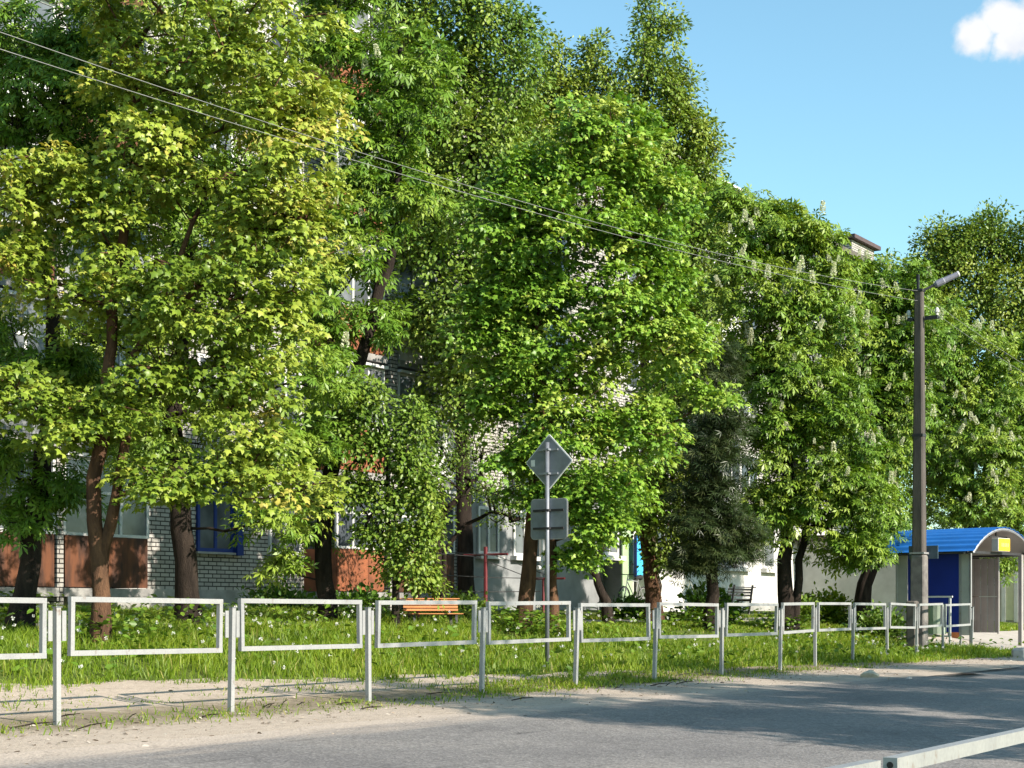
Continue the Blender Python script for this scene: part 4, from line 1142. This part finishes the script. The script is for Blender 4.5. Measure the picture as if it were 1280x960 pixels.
def blades(name, S, T, hgt, wid, tint, lean, r, m):
    n = len(S)
    hz = np.interp(T, PT, PH)
    base = np.stack([F0.x+D.x*S+NB.x*T, F0.y+D.y*S+NB.y*T, hz-.015], 1)
    a = r.random(n)*6.283
    side = np.stack([np.cos(a), np.sin(a), 0*a], 1)*wid[:, None]*.5
    b = r.random(n)*6.283
    ld = np.stack([np.cos(b), np.sin(b), 0*b], 1)
    up_ = np.array([0, 0, 1.0])
    mid = base + up_*hgt[:, None]*.58 + ld*(lean*hgt)[:, None]*.28
    tip = base + up_*hgt[:, None]*(1-.35*lean[:, None]**2) + ld*(lean*hgt)[:, None]*.95
    V = np.stack([base-side, base+side, mid+side*.8, mid-side*.8, tip], 1).reshape(-1, 3)
    k = np.arange(n)*5
    quads = np.stack([k, k+1, k+2, k+3], 1); tris = np.stack([k+3, k+2, k+4], 1)
    ff = np.concatenate([quads, tris], 1).ravel(); fs = np.tile([4, 3], n)
    me = bpy.data.meshes.new(name)
    me.vertices.add(len(V)); me.vertices.foreach_set('co', V.astype(np.float32).ravel())
    me.loops.add(len(ff)); me.loops.foreach_set('vertex_index', ff.astype(np.int32))
    me.polygons.add(len(fs)); st = np.zeros(len(fs), dtype=np.int32); st[1:] = np.cumsum(fs)[:-1]
    me.polygons.foreach_set('loop_start', st)
    at_ = me.attributes.new('tint', 'FLOAT', 'POINT'); at_.data.foreach_set('value', np.repeat(np.clip(tint, 0, 1), 5).astype(np.float32))
    me.update(calc_edges=True)
    return link(name, me, m)
def fbm(S, T, k, seed):
    r = np.random.default_rng(seed); v = 0*S
    for o in range(4):
        a = r.random(4)*6.283; f = k*1.9**o
        v += (np.sin(S*f+a[0]+1.3*np.sin(T*f*.7+a[1]))*np.sin(T*f*1.2+a[2]+np.sin(S*f*.8+a[3])))/1.6**o
    return v
r = np.random.default_rng(21)
def scatter(n, s0, s1, w_, bias=1.0):
    S = s0+(s1-s0)*r.random(n)**bias
    e = np.interp(S, GS, GT)+.10*np.sin(S*1.7+1)+.07*np.sin(S*4.1+2)+.05*np.sin(S*9.3+3)
    T = e + w_*r.random(n)
    ok = ~((S > 27.7) & (T < 3.35))
    return S[ok], T[ok]
S, T = scatter(230000, -6, 42, 9.5, 1.35)
e = np.interp(S, GS, GT)
T = T + .22*fbm(S, T, 2.3, 31)
near = np.clip((T-e)/.8, .25, 1)
v = fbm(S, T, 1.1, 3)
keep = (r.random(len(S)) < .6+.4*near) & ~((T > 6.5) & (T < 7.9) & (r.random(len(S)) < .93)) & (v > -1.0)
S, T, near, v = S[keep], T[keep], near[keep], v[keep]
hg = (.075+.115*near)*(.6+.7*r.random(len(S)))*(1+.22*v)*np.where((S > 17) & (T > 3.2), .45, 1)
blades('grass', S, T, hg, .006+.008*r.random(len(S))+.0004*np.maximum(S, 0), np.where(r.random(len(S)) < .06, 1.0, np.minimum(.88, .42+.20*v+.20*r.normal(size=len(S)))), .2+.6*r.random(len(S)), r, L['grass']); bpy.data.objects['grass']['kind'] = 'stuff'
# ragged tufts on the bare verge along the fence
SS, TT, HH = [], [], []
for _ in range(230):
    s = r.uniform(-4, 20); t = r.normal()*.25 + (-.15 if r.random() < .6 else r.uniform(.2, 2.2))
    if t > np.interp(s, GS, GT): continue
    n = int(r.integers(12, 70)); q = r.normal(size=(n, 2))*r.uniform(.06, .24)
    SS.append(s+q[:, 0]*1.8); TT.append(np.minimum(t+q[:, 1], 99)); HH.append(r.uniform(.03, .10)*(.5+r.random(n)))
for _ in range(60):
    s = r.uniform(6, 13); t = r.uniform(-.25, 1.0)
    n = int(r.integers(30, 90)); q = r.normal(size=(n, 2))*r.uniform(.08, .22)
    SS.append(s+q[:, 0]*1.8); TT.append(t+q[:, 1]); HH.append(r.uniform(.05, .13)*(.5+r.random(n)))
SS, TT, HH = map(np.concatenate, (SS, TT, HH))
o = blades('verge_grass', SS, TT, HH, .008+.008*r.random(len(SS)), .5+.35*r.normal(size=len(SS)), .5+.9*r.random(len(SS)), r, L['grass']); o['kind'] = 'stuff'
# broad leaved weeds in the grass and at the tree feet
n = 5500
S, T = scatter(n, -5, 34, 7.5, 1.2); v = fbm(S, T, .9, 8); n = len(S); k_ = v > -.2; S, T = S[k_], T[k_]; n = len(S)
hz = np.interp(T, PT, PH)
pos = np.stack([F0.x+D.x*S+NB.x*T, F0.y+D.y*S+NB.y*T, hz+.04+.28*r.random(n)], 1)
a = r.random(n)*6.283
o = link('weeds', leaf_mesh('weeds', pos, np.stack([np.cos(a), np.sin(a), .35+.3*r.normal(size=n)], 1), np.array([0,0,1.0])+r.normal(size=(n, 3))*.45, .05+.09*r.random(n), .5+.3*r.normal(size=n), 'oval'), L['weed']); o['kind'] = 'stuff'
n = 2200
tr = [(20,24.0),(126,20),(240,24.6),(410,27.2),(655,27.9),(692,27.9),(888,33.8),(982,36)]
cs = [at(x, 762, z) for x, z in tr]
ci = r.integers(0, len(cs), n)
st_ = np.array([ST(c) for c in cs])[ci] + r.normal(size=(n, 2))*.32
S, T = st_[:, 0], st_[:, 1]; hz = np.interp(T, PT, PH)
pos = np.stack([F0.x+D.x*S+NB.x*T, F0.y+D.y*S+NB.y*T, hz+.04+.42*r.random(n)], 1)
a = r.random(n)*6.283
o = link('nettles', leaf_mesh('nettles', pos, np.stack([np.cos(a), np.sin(a), -.1+.3*r.normal(size=n)], 1), np.array([0,0,1.0])+r.normal(size=(n, 3))*.4, .06+.08*r.random(n), .45+.3*r.normal(size=n), 'oval'), L['weed']); o['kind'] = 'stuff'
# dandelion clocks: small white balls on stalks
n = 760
S, T = scatter(n, -5, 30, 7.0, 1.15); v = fbm(S, T, .8, 15); k_ = v > -.35; S, T = S[k_], T[k_]; n = len(S)
hz = np.interp(T, PT, PH); hh = .16+.22*r.random(n)
c = np.stack([F0.x+D.x*S+NB.x*T, F0.y+D.y*S+NB.y*T, hz+hh], 1)
k = 14
g = unit(r.normal(size=(n*k, 3)))
o = link('dandelion_clocks', leaf_mesh('dandelion_clocks', np.repeat(c, k, 0)+g*.006, g, unit(r.normal(size=(n*k, 3))), np.full(n*k, .022)*(.7+.5*np.repeat(r.random(n), k)), r.random(n*k), 'oval'), M['fluff']); o['kind'] = 'stuff'
# grit, twigs and dry bits on the sand
n = 2600
S = r.uniform(-5, 26, n); T = np.where(r.random(n) < .7, r.normal(size=n)*.5-.7, r.uniform(-2.4, 2, n)); T = np.minimum(T, np.interp(S, GS, GT)); T = np.maximum(T, -2.6)
hz = np.interp(T, PT, PH); a = r.random(n)*6.283
pos = np.stack([F0.x+D.x*S+NB.x*T, F0.y+D.y*S+NB.y*T, hz+.012], 1)
o = link('grit', leaf_mesh('grit', pos, np.stack([np.cos(a), np.sin(a), .1*r.normal(size=n)], 1), np.array([0,0,1.0])+r.normal(size=(n, 3))*.35, .015+.05*r.random(n)**3, r.random(n), 'oval'), leaf_mat('dry_bits', [(0,(.10,.075,.05)),(.5,(.28,.22,.16)),(1,(.50,.45,.38))], 0, .9)); o['kind'] = 'stuff'
b = MB(); rr = random.Random(9)
for _ in range(46):
    s = rr.uniform(-4, 14); t = rr.gauss(-.1, .45)
    if t < -1.4: continue
    an = rr.uniform(-.5, .5); ln = rr.uniform(.08, .4)
    p = W(s, t, None, .018); q = W(s+ln*math.cos(an), t+ln*math.sin(an), None, .02+rr.uniform(0, .04))
    b.tube([p, (p+q)/2+Vector((0, 0, .01)), q], [.006, .007, .003], 4, False)
o = b.build('twigs', M['bark_dark']); o['kind'] = 'stuff'

# ------------------------------------------------------------------ daylight
SUN_AZ, SUN_EL = R(126), R(29)
wld = bpy.data.worlds.new('World'); bpy.context.scene.world = wld; wld.use_nodes = True
nt = wld.node_tree; nt.nodes.clear()
out = nt.nodes.new('ShaderNodeOutputWorld'); bg = nt.nodes.new('ShaderNodeBackground')
sky = nt.nodes.new('ShaderNodeTexSky'); sky.sky_type = 'NISHITA'; sky.sun_disc = False
sky.sun_elevation = SUN_EL; sky.sun_rotation = SUN_AZ
sky.air_density = 1.0; sky.dust_density = .6; sky.ozone_density = 1.2; sky.altitude = 0
bg.inputs['Strength'].default_value = .15
# one small fair-weather cloud low over the roofs on the right
tc = nt.nodes.new('ShaderNodeTexCoord')
def vm(op, a, b=None):
    n = nt.nodes.new('ShaderNodeVectorMath'); n.operation = op
    for i, v in enumerate((a, b)):
        if v is None: continue
        if hasattr(v, 'links') or hasattr(v, 'is_output'): nt.links.new(v, n.inputs[i])
        else: n.inputs[i].default_value = v
    return n
def mt(op, a, b=None):
    n = nt.nodes.new('ShaderNodeMath'); n.operation = op
    for i, v in enumerate((a, b)):
        if v is None: continue
        if isinstance(v, (int, float)): n.inputs[i].default_value = v
        else: nt.links.new(v, n.inputs[i])
    return n.outputs[0]
nrm = vm('NORMALIZE', tc.outputs['Generated']).outputs[0]
def cdir(x, y): return tuple(Vector(((x-640)/F, 1, (HZ-y)/F)).normalized())
def blob(x, y, rad):
    dv = vm('SUBTRACT', nrm, cdir(x, y)); sc = vm('MULTIPLY', dv.outputs[0], (1, 1, 1.15))
    return mt('SUBTRACT', 1.0, mt('DIVIDE', vm('LENGTH', sc.outputs[0]).outputs['Value'], rad/F))
shape = None
for bl in ((1252,26,34),(1222,46,34),(1285,40,46),(1320,20,60),(1262,50,34)):
    v_ = blob(*bl); shape = v_ if shape is None else mt('MAXIMUM', shape, v_)
nz = nt.nodes.new('ShaderNodeTexNoise'); nz.inputs['Scale'].default_value = 55; nz.inputs['Detail'].default_value = 7; nz.inputs['Roughness'].default_value = .55
nt.links.new(nrm, nz.inputs['Vector'])
dens = mt('ADD', shape, mt('MULTIPLY', mt('SUBTRACT', nz.outputs[0], .5), 1.1))
mr = nt.nodes.new('ShaderNodeMapRange'); mr.interpolation_type = 'SMOOTHSTEP'; mr.inputs['From Min'].default_value = .10; mr.inputs['From Max'].default_value = .55
nt.links.new(dens, mr.inputs['Value'])
mx = nt.nodes.new('ShaderNodeMix'); mx.data_type = 'RGBA'
tint = nt.nodes.new('ShaderNodeMix'); tint.data_type = 'RGBA'; tint.blend_type = 'MULTIPLY'; tint.inputs[0].default_value = 1; tint.inputs[7].default_value = (.70, .90, .83, 1)
nt.links.new(sky.outputs[0], tint.inputs[6]); nt.links.new(mr.outputs[0], mx.inputs[0]); nt.links.new(tint.outputs[2], mx.inputs[6])
CLOUD = (3.3, 3.35, 3.45, 1)
cn = nt.nodes.new('ShaderNodeTexNoise'); cn.inputs['Scale'].default_value = 38; cn.inputs['Detail'].default_value = 5; nt.links.new(nrm, cn.inputs['Vector'])
cr = nt.nodes.new('ShaderNodeValToRGB'); cr.color_ramp.elements[0].position = .35; cr.color_ramp.elements[0].color = (2.55, 2.75, 3.15, 1); cr.color_ramp.elements[1].position = .62; cr.color_ramp.elements[1].color = CLOUD
nt.links.new(cn.outputs[0], cr.inputs[0]); nt.links.new(cr.outputs[0], mx.inputs[7])
nt.links.new(mx.outputs[2], bg.inputs[0]); nt.links.new(bg.outputs[0], out.inputs[0])
sun = bpy.data.lights.new('sun', 'SUN'); sun.energy = 5.0; sun.angle = R(.53); sun.color = (1, .90, .78)
so = bpy.data.objects.new('sun', sun); C.objects.link(so)
tosun = Vector((math.sin(SUN_AZ)*math.cos(SUN_EL), math.cos(SUN_AZ)*math.cos(SUN_EL), math.sin(SUN_EL)))
so.rotation_euler = (-tosun).to_track_quat('-Z', 'Y').to_euler(); so.location = tosun*60

# ------------------------------------------------------------------ camera
cam = bpy.data.cameras.new('camera'); co = bpy.data.objects.new('camera', cam); C.objects.link(co)
co.location = (0, 0, EYE); co.rotation_euler = (R(90), 0, 0)
cam.sensor_width = 36; cam.lens = 36*F/1280; cam.shift_y = (HZ-480)/1280
cam.clip_start = .1; cam.clip_end = 2000
sc = bpy.context.scene; sc.camera = co
sc.view_settings.view_transform = 'Standard'; sc.view_settings.look = 'None'; sc.view_settings.gamma = 1
sc.view_settings.exposure = 1.0
sc.render.engine = 'CYCLES'
sc.cycles.max_bounces = 6; sc.cycles.diffuse_bounces = 2; sc.cycles.glossy_bounces = 2; sc.cycles.transmission_bounces = 4
sc.cycles.use_denoising = True
sc.render.film_transparent = False
